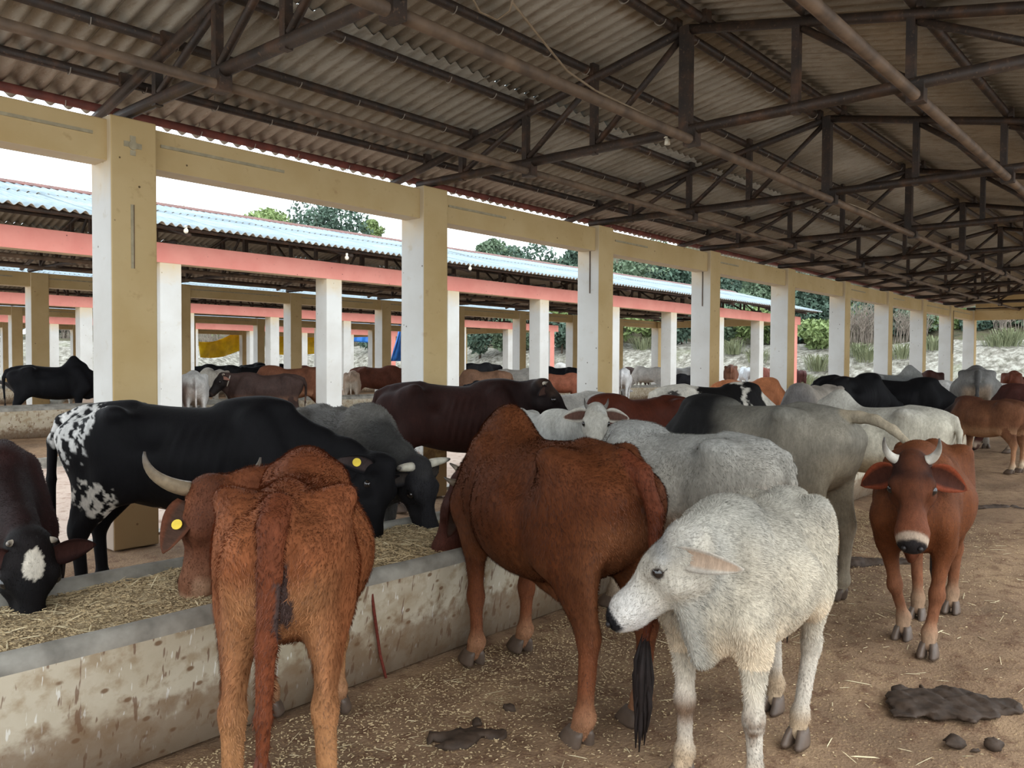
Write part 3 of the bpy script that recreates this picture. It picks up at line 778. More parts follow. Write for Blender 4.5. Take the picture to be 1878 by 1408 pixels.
    nl = np.cross(nd, (0, 0, 1.0) if abs(nd[2]) < 0.9 else (1.0, 0, 0)); nl = nrm(nl)
    ctrl = np.array([0.70*bx, 0, 0.5*(nb[2]+nh[2])+0.06]); pts = bez([nb, ctrl, nh], 5); rr = np.array([0.20, 0.165, 0.135, 0.118, 0.10])*neck_r
    for a, b, r1, r2 in zip(pts, pts[1:], rr, rr[1:]):
        dl = nrm(np.cross(nrm(b-a), (0, 0, 1.0) if abs(nrm(b-a)[2]) < 0.95 else tuple(tt)))
        Fd.cone(a, b, r1, r2, 0.06, dl, 0.62, grp='neck')
    if dewlap > 0:
        th = HP(0.12, -0.15); b0 = np.array([0.60*bx, 0, 0.70-0.05*dewlap]); pm = pts[2]
        md = (b0+th)/2*0.55+pm*0.45-np.array([0, 0, 0.05*dewlap])
        for a, b, r1, r2 in ((b0, md, 0.11, 0.10), (md, th, 0.10, 0.05)):
            Fd.cone(a, b, r1, r2, 0.08, nl, 0.33, grp='neck')
        for q in (0.25, 0.5, 0.75):
            lo_ = b0+(md-b0)*q*2 if q < 0.5 else md+(th-md)*(q*2-1)
            hi_ = pts[0]+(pts[2]-pts[0])*q*2 if q < 0.5 else pts[2]+(pts[4]-pts[2])*(q*2-1)
            Fd.cone(lo_, hi_, 0.09, 0.09, 0.08, nl, 0.42, grp='neck')
    if collar:
        cd = nrm(pts[4]-pts[2]); cu = nrm(np.cross(nl, cd)); pc = pts[2]*0.5+pts[3]*0.5; rc = (rr[2]+rr[3])/2
        MB().tube([pc+cu*rc*1.12*math.sin(a)+nl*rc*0.74*math.cos(a)-cu*0.02 for a in np.linspace(0, 2*math.pi, 25)], 0.012, 6, False).build('collar', collar, root, True)
    H = 'head'; q_ = hs_
    Fd.cone(HP(0.015, -0.065), HP(0.15, -0.078), 0.094*q_, 0.094*q_, 0.03, ll, 1.0, grp=H)
    Fd.cone(HP(0.12, -0.085), HP(0.37, -0.098), 0.092*q_, 0.063*q_, 0.05, ll, 0.96, grp=H)
    Fd.cone(HP(0.370, -0.100), HP(0.415, -0.106), 0.066*q_, 0.058*q_, 0.035, ll, 1.22, grp=H)
    Fd.cone(HP(0.09, -0.155), HP(0.37, -0.145), 0.072*q_, 0.040*q_, 0.05, ll, 0.76, grp=H)
    for s in (1, -1):
        Fd.ball(HP(0.128, -0.030, s*0.076), 0.035*q_, 0.025, grp=H)
        Fd.cone(HP(0.11, -0.018, s*0.070), HP(0.175, -0.030, s*0.078), 0.016*q_, 0.012*q_, 0.02, grp=H)
        Fd.ball(HP(0.235, -0.070, s*0.088), 0.034*q_, 0.05, grp=H, sub=True)
        Fd.ball(HP(0.13, -0.135, s*0.056), (0.055*q_,)*3, 0.04, grp=H)
        Fd.ball(HP(0.455, -0.090, s*0.036), (0.013*q_,)*3, 0.012, grp=H, sub=True)
    Fd.ball(HP(0.0, -0.01), (0.055, 0.055, 0.04), 0.04, grp=H)
    if cat in ('bull', 'cow') and belly >= 0 and coat.get('sheath'):
        Fd.cone((-0.02, 0, 0.55-belly), (-0.16, 0, 0.50-belly), 0.05, 0.025, 0.05)
    P, Fq = Fd.mesh(res, 3 if res < 0.02 else 2); 
    if bony > 0.45:
        mk = smooth01(P[:, 0], -0.12*bx, 0.0)*smooth01(0.42*bx-P[:, 0], 0, 0.1)*smooth01(P[:, 2], 0.62, 0.75)*smooth01(1.12-P[:, 2], 0, 0.12)*smooth01(np.abs(P[:, 1]), 0.10, 0.17)
        P[:, 1] += np.sign(P[:, 1])*0.0075*(bony-0.3)*mk*np.cos(2*math.pi*(P[:, 0]+0.22*(1.0-P[:, 2]))/0.066)

    # coat colour per vertex
    C = np.tile(base, (len(P), 1)); nz = vnoise(P, 21, 7.0); nf = vnoise(P, 22, 42.0)
    dh = Fd.at(P, ('head',)); dn = Fd.at(P, ('neck',)); dl = Fd.at(P, ('leg',)); dt = Fd.at(P, ('tail',)); db = Fd.at(P, ('torso',))
    hd = (P-pp)/hs_; hn, ht, hl = hd@nn, hd@tt, hd@ll
    wh = smooth01(dn-dh+0.02*nz, -0.02, 0.06)*(dh < db); wn = smooth01(db-dn+0.03*nz, -0.10, 0.06)*(1-wh)
    legz = smooth01(0.62-P[:, 2]+0.06*nz, 0, 0.35)*(dl < db+0.03)*(dh > 0.02)
    def blend(col, wgt):
        nonlocal C
        C = C+(np.array(lin(*col))-C)*np.clip(wgt, 0, 1)[:, None]
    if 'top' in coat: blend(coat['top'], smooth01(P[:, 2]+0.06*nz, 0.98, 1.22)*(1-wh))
    if 'belly' in coat: blend(coat['belly'], smooth01(0.78-P[:, 2]+0.05*nz, 0, 0.2)*(db < dl+0.02)*(1-wh)*(1-wn))
    if 'fore' in coat: blend(coat['fore'], smooth01(P[:, 0]+0.09*nz, coat.get('fore_at', 0.12), coat.get('fore_at', 0.12)+0.30))
    if 'rear' in coat: blend(coat['rear'], smooth01(-P[:, 0]+0.05*nz-0.25*(P[:, 2]-0.9), 0.46, 0.70)*smooth01(1.0-P[:, 2]+0.05*nz, 0.0, 0.16)*smooth01(0.16-np.abs(P[:, 1]), -0.10, 0.06))
    if 'neck' in coat: blend(coat['neck'], wn)
    if 'head' in coat: blend(coat['head'], wh)
    if 'legs' in coat: blend(coat['legs'], legz)
    if 'feet' in coat: blend(coat['feet'], smooth01(0.24-P[:, 2]+0.04*nz, 0, 0.12))
    if 'knees' in coat: blend(coat['knees'], np.exp(-((P[:, 2]-0.31)/0.075)**2)*(P[:, 0] > 0.2)*smooth01(nz+0.5*nf, -0.6, 0.1)*(dl < 0.02))
    if 'tail' in coat: blend(coat['tail'], smooth01(np.minimum(db, dl)-dt, 0.0, 0.02))
    if 'forehead' in coat: blend(coat['forehead'], wh*smooth01(0.18-hn, 0, 0.10)*smooth01(ht, -0.08, -0.02))
    if 'blaze' in coat: blend(coat['blaze'], (((hn-0.10)/0.06)**2+(hl/0.04)**2 < 1+0.3*nf)*(ht > -0.06)*1.0)
    if 'face' in coat: blend(coat['face'], wh*smooth01(hn, 0.2, 0.34))
    blend(coat.get('ring', coat.get('face', coat.get('base', (120, 70, 45)))), wh*smooth01(hn+0.008*nz, 0.396, 0.412)*0.9)
    blend(coat.get('ring', coat.get('face', coat.get('base', (120, 70, 45)))), wh*smooth01(hn, 0.31, 0.36)*smooth01(-0.135-ht, 0.0, 0.02)*0.9)
    blend(coat.get('nosec', (38, 32, 32)), wh*smooth01(hn+0.004*nf, coat.get('nose_at', 0.422), coat.get('nose_at', 0.422)+0.015)*smooth01(ht, -0.150, -0.125))
    for s in (1, -1):
        de = np.sqrt((hn-0.152)**2+(ht+0.048)**2+((hl-s*0.088)*0.7)**2); blend(coat.get('lid', tuple(int(c*0.35) for c in coat.get('head', coat.get('base', (120, 70, 45))))), smooth01(0.031-de, 0.0, 0.008)*wh)
    for (c, r, col, speck) in coat.get('patches', ()):
        q = np.sqrt((((P-np.array(c))/np.array(r))**2).sum(1))+0.34*nz+0.22*nf
        m = smooth01(1.08-q, 0, 0.12)
        if speck: m = m*smooth01(0.55*vnoise(P, 31, 62.0)+0.75*vnoise(P*np.array([1, 1, 0.7]), 33, 110.0)+0.42-0.42*q*speck, -0.04, 0.10)
        blend(col, m)
    body = link('body', mesh_from('body', P, Fq, C), 'coat', root)
    if hairs:
        rg = np.random.default_rng(11); n, l0, lean = hairs if isinstance(hairs, tuple) else (hairs, 0.016, 0.3)
        fi = rg.integers(0, len(Fq), n); q = P[Fq[fi]]; u, v = rg.random((2, n, 1))
        bp = q[:, 0]*(1-u)*(1-v)+q[:, 1]*u*(1-v)+q[:, 2]*u*v+q[:, 3]*(1-u)*v
        nm = np.cross(q[:, 2]-q[:, 0], q[:, 3]-q[:, 1]); nm /= np.linalg.norm(nm, axis=1)[:, None]+1e-9
        vi = Fq[fi, 0]; fl_ = np.tile(np.array([-0.72, 0, -0.68]), (n, 1)); lg = legz[vi][:, None]; hd_ = wh[vi][:, None]
        fl_ = fl_*(1-lg)+np.array([0, 0, -1.0])*lg; fl_ = fl_*(1-hd_)+(-nn*0.9-tt*0.1)*hd_
        sw = vnoise(bp, 51, 9.0)[:, None]; fl_ = fl_+rg.normal(0, 0.22, (n, 3))+np.cross(nm, fl_)*sw*0.55
        fl_ -= nm*(fl_*nm).sum(1)[:, None]; fl_ /= np.linalg.norm(fl_, axis=1)[:, None]+1e-9
        l = (l0*(0.6+0.7*rg.random(n))*np.where(legz[vi]+wh[vi] > 0.5, 0.55, 1.0))[:, None]; sd = np.cross(nm, fl_)*0.0011*(0.7+0.8*rg.random(n))[:, None]
        b0_ = bp-nm*0.0015; md_ = bp+(fl_*0.5+nm*lean*0.62)*l; tip = bp+(fl_*0.95+nm*lean)*l
        HPts = np.stack([b0_-sd, b0_+sd, md_+sd*0.7, md_-sd*0.7, tip], 1).reshape(-1, 3); k5 = 5*np.arange(n)[:, None]
        tri = np.concatenate([k5+np.array([[0, 1, 2]]), k5+np.array([[0, 2, 3]]), k5+np.array([[3, 2, 4]])])
        hc = np.repeat(C[vi]*(0.55+0.72*rg.random((n, 1))+0.18*vnoise(bp, 61, 14.0)[:, None]+0.12*vnoise(bp, 62, 45.0)[:, None]), 5, 0)
        ho = link('hair', mesh_from('hair', HPts, tri, hc), 'hair', root); ho['kind'] = 'stuff'
    # parts
    hs = coat.get('hoof')
    for (x, y) in HO:
        o = bpy.data.objects.new('hoof', HOOF); COL.objects.link(o); o.parent = root; o.location = (x, y, 0.0); o.scale = (1.12,)*3
    for s in (1, -1):
        if not eyes: break
        o = bpy.data.objects.new('eye', EYE); COL.objects.link(o); o.parent = root; o.location = tuple(HP(0.152, -0.048, s*0.0895)); o.scale = (0.0245*hs_,)*3
        o = bpy.data.objects.new('nostril', NOSTRIL); COL.objects.link(o); o.parent = root
        o.location = tuple(HP(0.458, -0.090, s*0.036)); o.scale = (0.013*hs_,)*3
    er = dict(len=0.20, wid=0.055, droop=0.25, back=0.25, down=0.25, inner=(150, 110, 95)); er.update(ears or {})
    oc = tuple(np.array(lin(*coat.get('ear', coat.get('head', coat.get('base', (120, 70, 45)))))))
    for s in (1, -1):
        me = ear_mesh(er['len'], er['wid'], er['droop'], oc, lin(*er['inner'])); me.materials.append(MAT['coat'])
        o = link('ear', me, None, root)
        # local y: outwards, local x: towards the face, local z: up of head
        dn_ = er['down']+(er.get('asym', 0)*s)
        yv = nrm(ll*s*er.get('out', 1.0)+nn*(-er['back'])+tt*(-dn_)); fa = nn*er.get('fn', 0.6)+tt*er.get('ft', 0.75)+ll*s*er.get('fl', 0.0); xv = nrm(fa-yv*(fa@yv)); zv = np.cross(xv, yv)
        if s < 0: zv = np.cross(xv, yv)
        m = Matrix.Identity(4); bp_ = HP(0.05, -0.045, s*0.078)
        zz = zv if zv@(tt-nn) > 0 else -zv
        for i in range(3): m[i][0] = xv[i]; m[i][1] = yv[i]; m[i][2] = zz[i]; m[i][3] = bp_[i]
        o.matrix_local = m
        if s in tags:
            tg = MB().tube([(0, 0, -0.003), (0, 0, 0.003)], 0.024, 14).build('ear_tag', 'tag_yellow', root)
            tg.location = tuple(bp_+yv*er['len']*0.45+xv*(0.012 if er.get('fl') else 0.008)-zz*er['droop']*er['len']*0.2); tg.rotation_mode = 'QUATERNION'; tg.rotation_quaternion = Vector(xv).to_track_quat('Z', 'Y')
    if horns:
        hz = dict(len=0.2, out=0.8, fwd=0.2, upw=0.6, r=0.026, tip=(60, 54, 50), col=(176, 164, 146)); hz.update(horns)
        for s in (1, -1):
            Lh = hz['len']; b0 = HP(0.0, -0.012, s*0.062)
            p1 = b0+ll*s*Lh*hz['out']*0.6+nn*(-0.05*Lh)
            p2 = b0+ll*s*Lh*hz['out']+tt*Lh*hz['upw']*0.5+nn*hz['fwd']*Lh*0.5
            p3 = b0+ll*s*Lh*hz['out']*hz.get('tipin', 0.85)+tt*Lh*hz['upw']+nn*hz['fwd']*Lh
            pts = bez([b0, p1, p2, p3], 12); u = np.linspace(0, 1, 12); rr = hz['r']*(1-u**1.5*0.86)
            ca, cb = np.array(lin(*hz['col'])), np.array(lin(*hz['tip'])); cols = [ca+(cb-ca)*max(0, (q-0.35)/0.65) for q in u]
            me = tube_attr('horn', pts, list(rr), cols, 10); me.materials.append(MAT['horn']); link('horn', me, None, root)
    if switch:
        tp = [(q[0]*bx, q[1], q[2]) for q in tp]; e0 = np.array(tp[-1]); d0 = nrm(np.array(tp[-1])-np.array(tp[-2])); mb = MB(); rg = np.random.default_rng(5)
        d0 = nrm(d0*0.5+np.array([0, 0, -0.6])); ns = 26 if res < 0.02 else 7; Ls = coat.get('switch_len', 0.30)
        for i in range(ns):
            q = rg.normal(size=3)*0.014; q2 = rg.normal(size=3)*0.028; l_ = Ls*(0.7+0.4*rg.random())
            mb.tube([e0+q*0.4-d0*0.04, e0+q+d0*l_*0.35+q2*0.4, e0+q2*0.8+d0*l_*0.75, e0+q2*0.7+d0*l_], [0.008, 0.012, 0.009, 0.002], 5)
        mb.build('tail_switch', switch, root, True)
    return root
# ------------------------------------------------------------------ the herd
BLACK = (20, 18, 18)
FINE, MID, FAR = 0.0125, 0.020, 0.034
def pxX(x, Y): r = (x-939)/1486.87; return Y*(0.754+0.656*r)/(0.656-0.754*r)
def ray_deg(x): return 41.03-math.degrees(math.atan((x-939)/1486.87))
G1 = 'cattle in the near shed'; G2 = 'cattle in the sheds behind'
# rear-view orange cow at the trough
make_cow('orange-brown cow seen from behind, horned head turned left to the trough', (1.82, 2.69), 50, 0.935, poll=(0.57, 0.50, 1.05), nose=(0.0, 0.2, -0.95), up=(0.65, 0.75, 0.1), res=FINE, head=1.14, hairs=(60000, 0.021, 0.42), tail_r=1.25,
         coat=dict(patches=[((-0.74, -0.035, 0.84), (0.12, 0.022, 0.13), (74, 58, 54), 0)], base=(132, 78, 47), top=(112, 62, 37), belly=(150, 98, 63), legs=(160, 114, 76), rear=(156, 108, 72), head=(92, 54, 37), neck=(114, 65, 41), tail=(104, 55, 33), face=(112, 74, 54), ring=(150, 116, 92), feet=(150, 110, 80), switch_len=0.34),
         horns=dict(len=0.26, out=1.0, upw=0.1, fwd=-0.62, r=0.036, tipin=1.0, col=(146, 130, 106), tip=(70, 62, 56)), ears=dict(out=0.5, down=0.15, droop=0.0, back=-1.0, fn=0.1, ft=-0.45, fl=1.0, len=0.25, wid=0.075, inner=(70, 50, 40)), hump=0.45, bony=0.8, fat=1.06, tags=(1,), group=G1, switch='switch_brown',
         legs=dict(fl=(-0.03, 0.02), fr=(-0.04, 0.0), hl=(0, 0.02), hr=(0.0, -0.03)), tail=[(-0.62, 0, 1.16), (-0.755, 0, 1.12), (-0.815, 0.0, 0.98), (-0.825, 0.01, 0.75), (-0.82, 0.02, 0.52), (-0.815, 0.025, 0.36)])
# red-brown bull in the middle
make_cow('red-brown humped bull standing in the middle, head down left into the trough', (2.99, 2.39), 69, 1.0, poll=(0.79, 0.09, 0.90), nose=(0.28, 0.36, -0.89), up=(0.4, 0.8, 0.35), res=FINE,
         coat=dict(base=(84, 44, 22), top=(86, 46, 23), belly=(102, 60, 35), legs=(112, 66, 42), rear=(116, 72, 46), head=(56, 28, 20), tail=(92, 46, 27), feet=(150, 108, 80), face=(86, 48, 38), switch_len=0.36, sheath=1),
         horns=dict(len=0.16, out=0.8, upw=0.6, fwd=-0.1, r=0.03, col=(150, 132, 110)), ears=dict(out=0.5, down=0.15, droop=0.0, back=-1.0, fn=0.1, ft=-0.45, fl=1.0, len=0.24, wid=0.065, inner=(66, 50, 42)), hump=0.85, bony=0.5, fat=1.05, belly=0.03, tags=(1,), cat='bull', hairs=(65000, 0.018, 0.38), group=G1,
         legs=dict(fl=(-0.03, 0.02), fr=(0.02, 0.0), hl=(-0.02, 0.03), hr=(0.03, -0.02)), tail=[(-0.62, 0, 1.16), (-0.75, 0, 1.12), (-0.82, -0.01, 0.98), (-0.80, -0.03, 0.75), (-0.76, -0.03, 0.55), (-0.74, -0.03, 0.42)])
# white calf
make_cow('white calf in front facing left with dark-stained knees and black nose', (3.0, 1.35), 181, 0.85, poll=(0.66, -0.03, 1.15), nose=(0.30, -0.66, -0.68), up=(0.25, -0.35, 0.9), res=0.011, bx=0.82,
         coat=dict(base=(180, 170, 152), top=(150, 146, 136), neck=(156, 152, 142), head=(182, 175, 162), forehead=(146, 144, 140), belly=(204, 186, 160), legs=(196, 186, 172), knees=(112, 90, 72), feet=(168, 146, 120), ring=(196, 192, 188), face=(192, 188, 182), nose_at=0.405, nosec=(26, 25, 27), ear=(176, 168, 156), lid=(60, 52, 48)),
         ears=dict(down=1.2, droop=0.0, len=0.26, wid=0.05, back=1.9, asym=0.9, inner=(172, 150, 130), fn=0.5, ft=0.5), hump=0.45, bony=0.1, fat=0.98, belly=-0.02, head=1.02, dewlap=0.6, hairs=(60000, 0.022, 0.38), name='calf', cat='calf', group=G1, switch=None,
         legs=dict(fl=(0.05, 0.04), fr=(0.03, -0.0), hl=(0.20, -0.03), hr=(-0.16, 0.0)))
# brown heifer facing the camera
make_cow('brown heifer with short horns walking towards the camera at right', (5.09, 1.26), 186, 0.9, poll=(0.66, 0.02, 1.18), nose=(0.64, 0.11, -0.76), up=(0.5, 0.05, 0.8), res=FINE, bx=0.82, head=1.14, hairs=(40000, 0.010, 0.25),
         coat=dict(base=(98, 55, 30), top=(96, 54, 29), head=(84, 46, 27), forehead=(42, 22, 16), neck=(82, 43, 25), legs=(124, 80, 56), feet=(150, 122, 98), face=(104, 60, 40), ring=(168, 150, 132), nosec=(34, 30, 30), ear=(120, 58, 36)),
         horns=dict(len=0.16, out=0.5, upw=1.0, fwd=-0.25, r=0.03, tipin=0.85, col=(186, 180, 168)), ears=dict(down=0.72, droop=0.15, len=0.25, wid=0.078, back=0.15, inner=(64, 34, 24)), hump=0.5, bony=0.3, name='heifer', cat='cow', group=G1,
         legs=dict(fl=(0.08, -0.05), fr=(-0.22, 0.06), hl=(-0.18, -0.04), hr=(0.2, 0.06)))
# black cow with white speckles beyond the trough
make_cow('black cow with white speckled rump and thigh feeding across the trough', (2.56, 4.94), -45, 1.06, poll=(1.20, -0.32, 0.88), nose=(0.0, -0.6, -0.8), up=(0.7, -0.3, 0.4), res=FINE,
         coat=dict(base=(15, 14, 16), belly=(20, 18, 19), ring=(30, 28, 28), patches=[((-0.64, -0.12, 1.02), (0.17, 0.16, 0.19), (200, 198, 194), 1.0), ((-0.47, -0.20, 0.66), (0.15, 0.12, 0.13), (206, 200, 190), 1.0), ((-0.40, -0.20, 0.50), (0.10, 0.12, 0.14), (206, 200, 190), 1.1), ((-0.18, -0.10, 0.56), (0.14, 0.14, 0.05), (196, 176, 160), 0.6)]),
         horns=None, ears=dict(down=0.45, droop=0.25, inner=(60, 50, 48)), hump=0.25, bony=0.8, fat=1.0, tags=(-1,), group=G1, tail=[(-0.64, 0, 1.15), (-0.755, 0, 1.10), (-0.81, 0, 0.98), (-0.815, -0.01, 0.75), (-0.81, -0.01, 0.50), (-0.80, -0.01, 0.36)])
make_cow('dark brown-black cow at the left edge with white forehead spot, muzzle in the trough', (1.32, 4.70), -96, 0.93, poll=(1.10, 0.0, 0.86), nose=(0.34, -0.05, -0.92), up=(0.75, 0.0, 0.55), res=FINE,
         coat=dict(base=(44, 24, 22), head=(17, 15, 16), neck=(34, 21, 20), blaze=(190, 182, 168), forehead=(22, 18, 18), ear=(44, 26, 24)), horns=dict(len=0.06, r=0.018, out=0.5, upw=0.8), ears=dict(down=0.3, droop=0.1, len=0.22, wid=0.06, inner=(60, 36, 32)), hump=0.4, bony=0.3, group=G1, hairs=(30000, 0.016, 0.35))
make_cow('charcoal-grey horned cow feeding just behind the black cow\'s neck', (3.68, 4.85), -102, 1.0, poll=(1.10, 0.02, 0.90), nose=(0.30, 0.1, -0.93), up=(0.8, 0.1, 0.5), res=0.016,
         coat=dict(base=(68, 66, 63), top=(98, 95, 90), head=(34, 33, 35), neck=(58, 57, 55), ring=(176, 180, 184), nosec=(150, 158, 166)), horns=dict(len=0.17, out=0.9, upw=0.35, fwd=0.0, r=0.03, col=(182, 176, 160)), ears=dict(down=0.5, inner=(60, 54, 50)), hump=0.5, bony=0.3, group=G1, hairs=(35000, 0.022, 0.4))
make_cow('very dark brown bony cow standing with head raised by the second column', (6.0, 5.98), -52, 1.10, poll=(0.84, -0.16, 1.22), nose=(0.70, -0.05, -0.71), up=(0.6, 0, 0.8), res=0.016,
         coat=dict(base=(42, 22, 18), top=(36, 20, 17), head=(24, 15, 14), neck=(32, 18, 16), forehead=(60, 46, 38), ring=(56, 42, 36)), horns=dict(len=0.07, r=0.02), ears=dict(down=0.2, inner=(70, 48, 40)), hump=0.35, bony=1.0, fat=0.95, group=G1)
make_cow('grey young cow with small upright horns looking at the camera over the trough', (5.66, 4.62), -110, 0.92, poll=(1.00, 0.0, 1.30), nose=(0.66, -0.45, -0.62), up=(0.6, -0.4, 0.8), res=0.016,
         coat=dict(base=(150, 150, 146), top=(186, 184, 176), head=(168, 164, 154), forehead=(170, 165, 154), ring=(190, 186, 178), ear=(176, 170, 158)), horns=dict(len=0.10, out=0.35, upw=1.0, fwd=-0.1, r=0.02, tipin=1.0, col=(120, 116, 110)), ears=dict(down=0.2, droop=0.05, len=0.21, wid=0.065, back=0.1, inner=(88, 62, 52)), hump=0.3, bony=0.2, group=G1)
make_cow('glossy red-brown cow beyond the trough with its rump towards the fourth column', (7.0, 4.4), 162, 1.0, 'graze', res=MID, coat=dict(base=(66, 29, 18), top=(74, 34, 21), legs=(70, 36, 26)), bony=0.2, hump=0.3, group=G1)
make_cow('light grey cow standing behind the young horned grey cow', (7.35, 5.65), 160, 1.0, 'graze', res=MID, coat=dict(base=(166, 162, 154), top=(190, 186, 178), fore=(120, 116, 112), fore_at=0.2), bony=0.3, hump=0.5, group=G1)
make_cow('shaggy light grey cow behind the red-brown bull with its rump to the right', (4.35, 2.43), 80, 0.95, res=0.014, coat=dict(base=(152, 147, 137), top=(158, 157, 152), belly=(164, 142, 122), legs=(158, 140, 120), rear=(160, 142, 124)),
         bony=0.15, fat=1.08, belly=0.03, hump=0.2, group=G1, hairs=(45000, 0.022, 0.36), switch='switch_dark', tail=[(-0.62, 0, 1.15), (-0.74, 0, 1.10), (-0.79, 0.01, 0.96), (-0.795, 0.01, 0.75), (-0.78, 0.01, 0.55), (-0.775, 0.01, 0.42)])
make_cow('grey cow with black neck and shoulders lifting its tail', (5.42, 2.46), 76, 1.06, res=0.014, coat=dict(base=(126, 119, 106), top=(112, 109, 101), fore=(24, 23, 23), fore_at=0.0, belly=(148, 134, 112), legs=(142, 130, 112), rear=(152, 140, 120), tail=(146, 134, 114), sheath=1),
         bony=0.9, fat=1.02, hump=0.1, poll=(1.1, 0.05, 0.68), hairs=(35000, 0.008, 0.2), group=G1, tail=[(-0.64, 0, 1.15), (-0.76, 0, 1.15), (-0.86, 0, 1.14), (-0.97, 0, 1.09), (-1.07, 0, 1.01), (-1.17, 0, 0.91)], switch=None)
make_cow('cream-white bony cow side-on behind the grey cow with the lifted tail', (8.15, 2.48), 82, 0.96, res=MID, coat=dict(base=(176, 170, 154), top=(168, 164, 154), belly=(158, 142, 116)), bony=0.9, fat=1.1, belly=0.03, group=G1)
make_cow('brown calf with a black head reaching into the trough at the right edge', (13.55, 2.54), 72, 0.87, res=MID, bx=0.85, coat=dict(base=(104, 68, 47), top=(80, 49, 35), head=(20, 17, 17), neck=(36, 25, 22), belly=(160, 122, 92), legs=(160, 118, 88), feet=(190, 170, 146)), hump=0.2, bony=0.1, name='calf', cat='calf', group=G1)
make_cow('piebald grey and black cow behind the grey cow with the lifted tail', (9.2, 4.72), -35, 1.06, res=MID, coat=dict(base=(198, 192, 180), patches=[((0.05, 0, 1.15), (0.22, 0.4, 0.2), BLACK, 0), ((0.5, 0, 1.1), (0.15, 0.4, 0.25), BLACK, 0), ((-0.6, -0.2, 0.9), (0.12, 0.15, 0.2), (60, 56, 54), 0)]), hump=0.2, bony=0.3, group=G1)
make_cow('orange-tan cow whose back just shows above the piebald cow', (12.6, 5.8), -20, 1.06, res=FAR, coat=dict(base=(176, 112, 76)), hump=0.3, group=G1)
make_cow('pale grey cow with showing ribs beyond the trough', (11.85, 4.45), 172, 1.02, res=MID, coat=dict(base=(150, 140, 128), top=(158, 150, 140), fore=(104, 100, 98), fore_at=0.3), bony=1.0, hump=0.25, group=G1)
make_cow('sleek black cow standing side-on beyond the pale ribbed cow', (14.2, 4.7), -22, 1.12, res=MID, coat=dict(base=(15, 14, 16)), bony=0.9, hump=0.3, group=G1)
make_cow('black cow stooping to feed next to the grey humped one', (15.9, 4.4), -72, 1.05, res=MID, coat=dict(base=(15, 14, 16)), bony=0.6, hump=0.4, group=G1)
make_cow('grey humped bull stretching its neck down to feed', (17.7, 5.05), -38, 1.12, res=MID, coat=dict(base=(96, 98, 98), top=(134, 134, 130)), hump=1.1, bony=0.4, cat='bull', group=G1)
make_cow('dark chocolate cow beyond the grey humped bull', (23.4, 5.7), 188, 1.12, res=FAR, coat=dict(base=(50, 27, 22), top=(58, 32, 26)), hump=0.4, bony=0.7, group=G1)
make_cow('brown cow with lyre-shaped horns near the seventh column', (18.7, 6.0), -35, 1.05, 'level', res=FAR, coat=dict(base=(90, 48, 34)), horns=dict(len=0.3, out=0.8, upw=1.0, r=0.025, tipin=0.7, tip=(50, 46, 44)), hump=0.3, group=G1)
make_cow('big grey bull seen from behind in the distance at right', (17.65, 3.5), 12, 1.22, 'low', res=MID, coat=dict(base=(120, 118, 114), top=(104, 102, 100), rear=(178, 156, 134), legs=(150, 140, 128), tail=(80, 78, 76)), fat=1.25, hump=0.6, bony=0.1, cat='bull', group=G1)
make_cow('white-faced cow turning its head right, far along the shed', (20.5, 4.35), -70, 0.98, 'level', res=FAR, coat=dict(base=(200, 198, 194)), hump=0.3, group=G1)
make_cow('maroon-brown cow at the right edge behind the brown calf', (16.6, 2.3), 95, 0.98, 'graze', res=MID, coat=dict(base=(64, 35, 30), legs=(120, 96, 80), feet=(170, 150, 130)), hump=0.2, group=G1)
make_cow('red-brown cow farthest back at the right edge', (28.0, 4.6), 5, 1.1, 'level', res=FAR, coat=dict(base=(96, 52, 37)), hump=0.4, group=G1)
make_cow('brown cow partly hidden behind the two black cows', (20.9, 5.5), 160, 1.0, 'graze', res=FAR, coat=dict(base=(84, 44, 32)), hump=0.3, group=G1)

def bgcow(label, x, Y, head_rel, s, coat, pose='level', **kw):
    """head_rel: 0 = facing away, 90 = facing left, -90 = facing right, 180 = facing the camera"""
    zf = 0.10 if (13.2 < Y < 20.8 or 26.7 < Y < 34.3 or 40 < Y < 48) else 0.0
    kw.setdefault('res', FAR); kw.setdefault('bony', 0.4); kw.setdefault('hump', 0.4); kw.setdefault('cat', 'cow')
    return make_cow(label, (pxX(x, Y), Y), ray_deg(x)+head_rel, s, pose, coat=coat, group=G2, z0=zf, **kw)
BR = (112, 72, 54)
bgcow('black humped bull behind the second shed\'s trough at far left', 96, 18.6, -88, 1.1, dict(base=(22, 22, 25)), 'low', hump=1.3, res=0.024, cat='bull')
bgcow('brown cow dipping its head over the second trough near the black bull', 228, 19.0, 168, 0.95, dict(base=(128, 74, 54), ring=(190, 170, 150)), 'graze')
bgcow('pale grey cow mostly hidden behind the first column, beside the black bull', 168, 20.3, 60, 1.0, dict(base=(176, 178, 172)), 'graze')
bgcow('light brown cow rump peeking past the first column', 296, 14.9, 10, 0.95, dict(base=(150, 96, 70)))
bgcow('grey cow seen from behind with pale streaked rump', 356, 15.3, 2, 1.0, dict(base=(160, 158, 154), rear=(196, 194, 190)), 'graze', res=0.026)
bgcow('cream-grey cow just beyond the grey rump', 392, 18.4, 20, 1.02, dict(base=(166, 158, 146)), 'graze')
bgcow('dark umber cow facing left with rope collar in the second shed', 488, 14.6, 92, 0.98, dict(base=(52, 39, 35), head=(28, 24, 23), belly=(104, 76, 60)), 'up', poll=(0.88, 0.0, 1.20), nose=(0.6, 0.3, -0.7), hump=0.2, collar='wire', res=0.024, horns=dict(len=0.1))
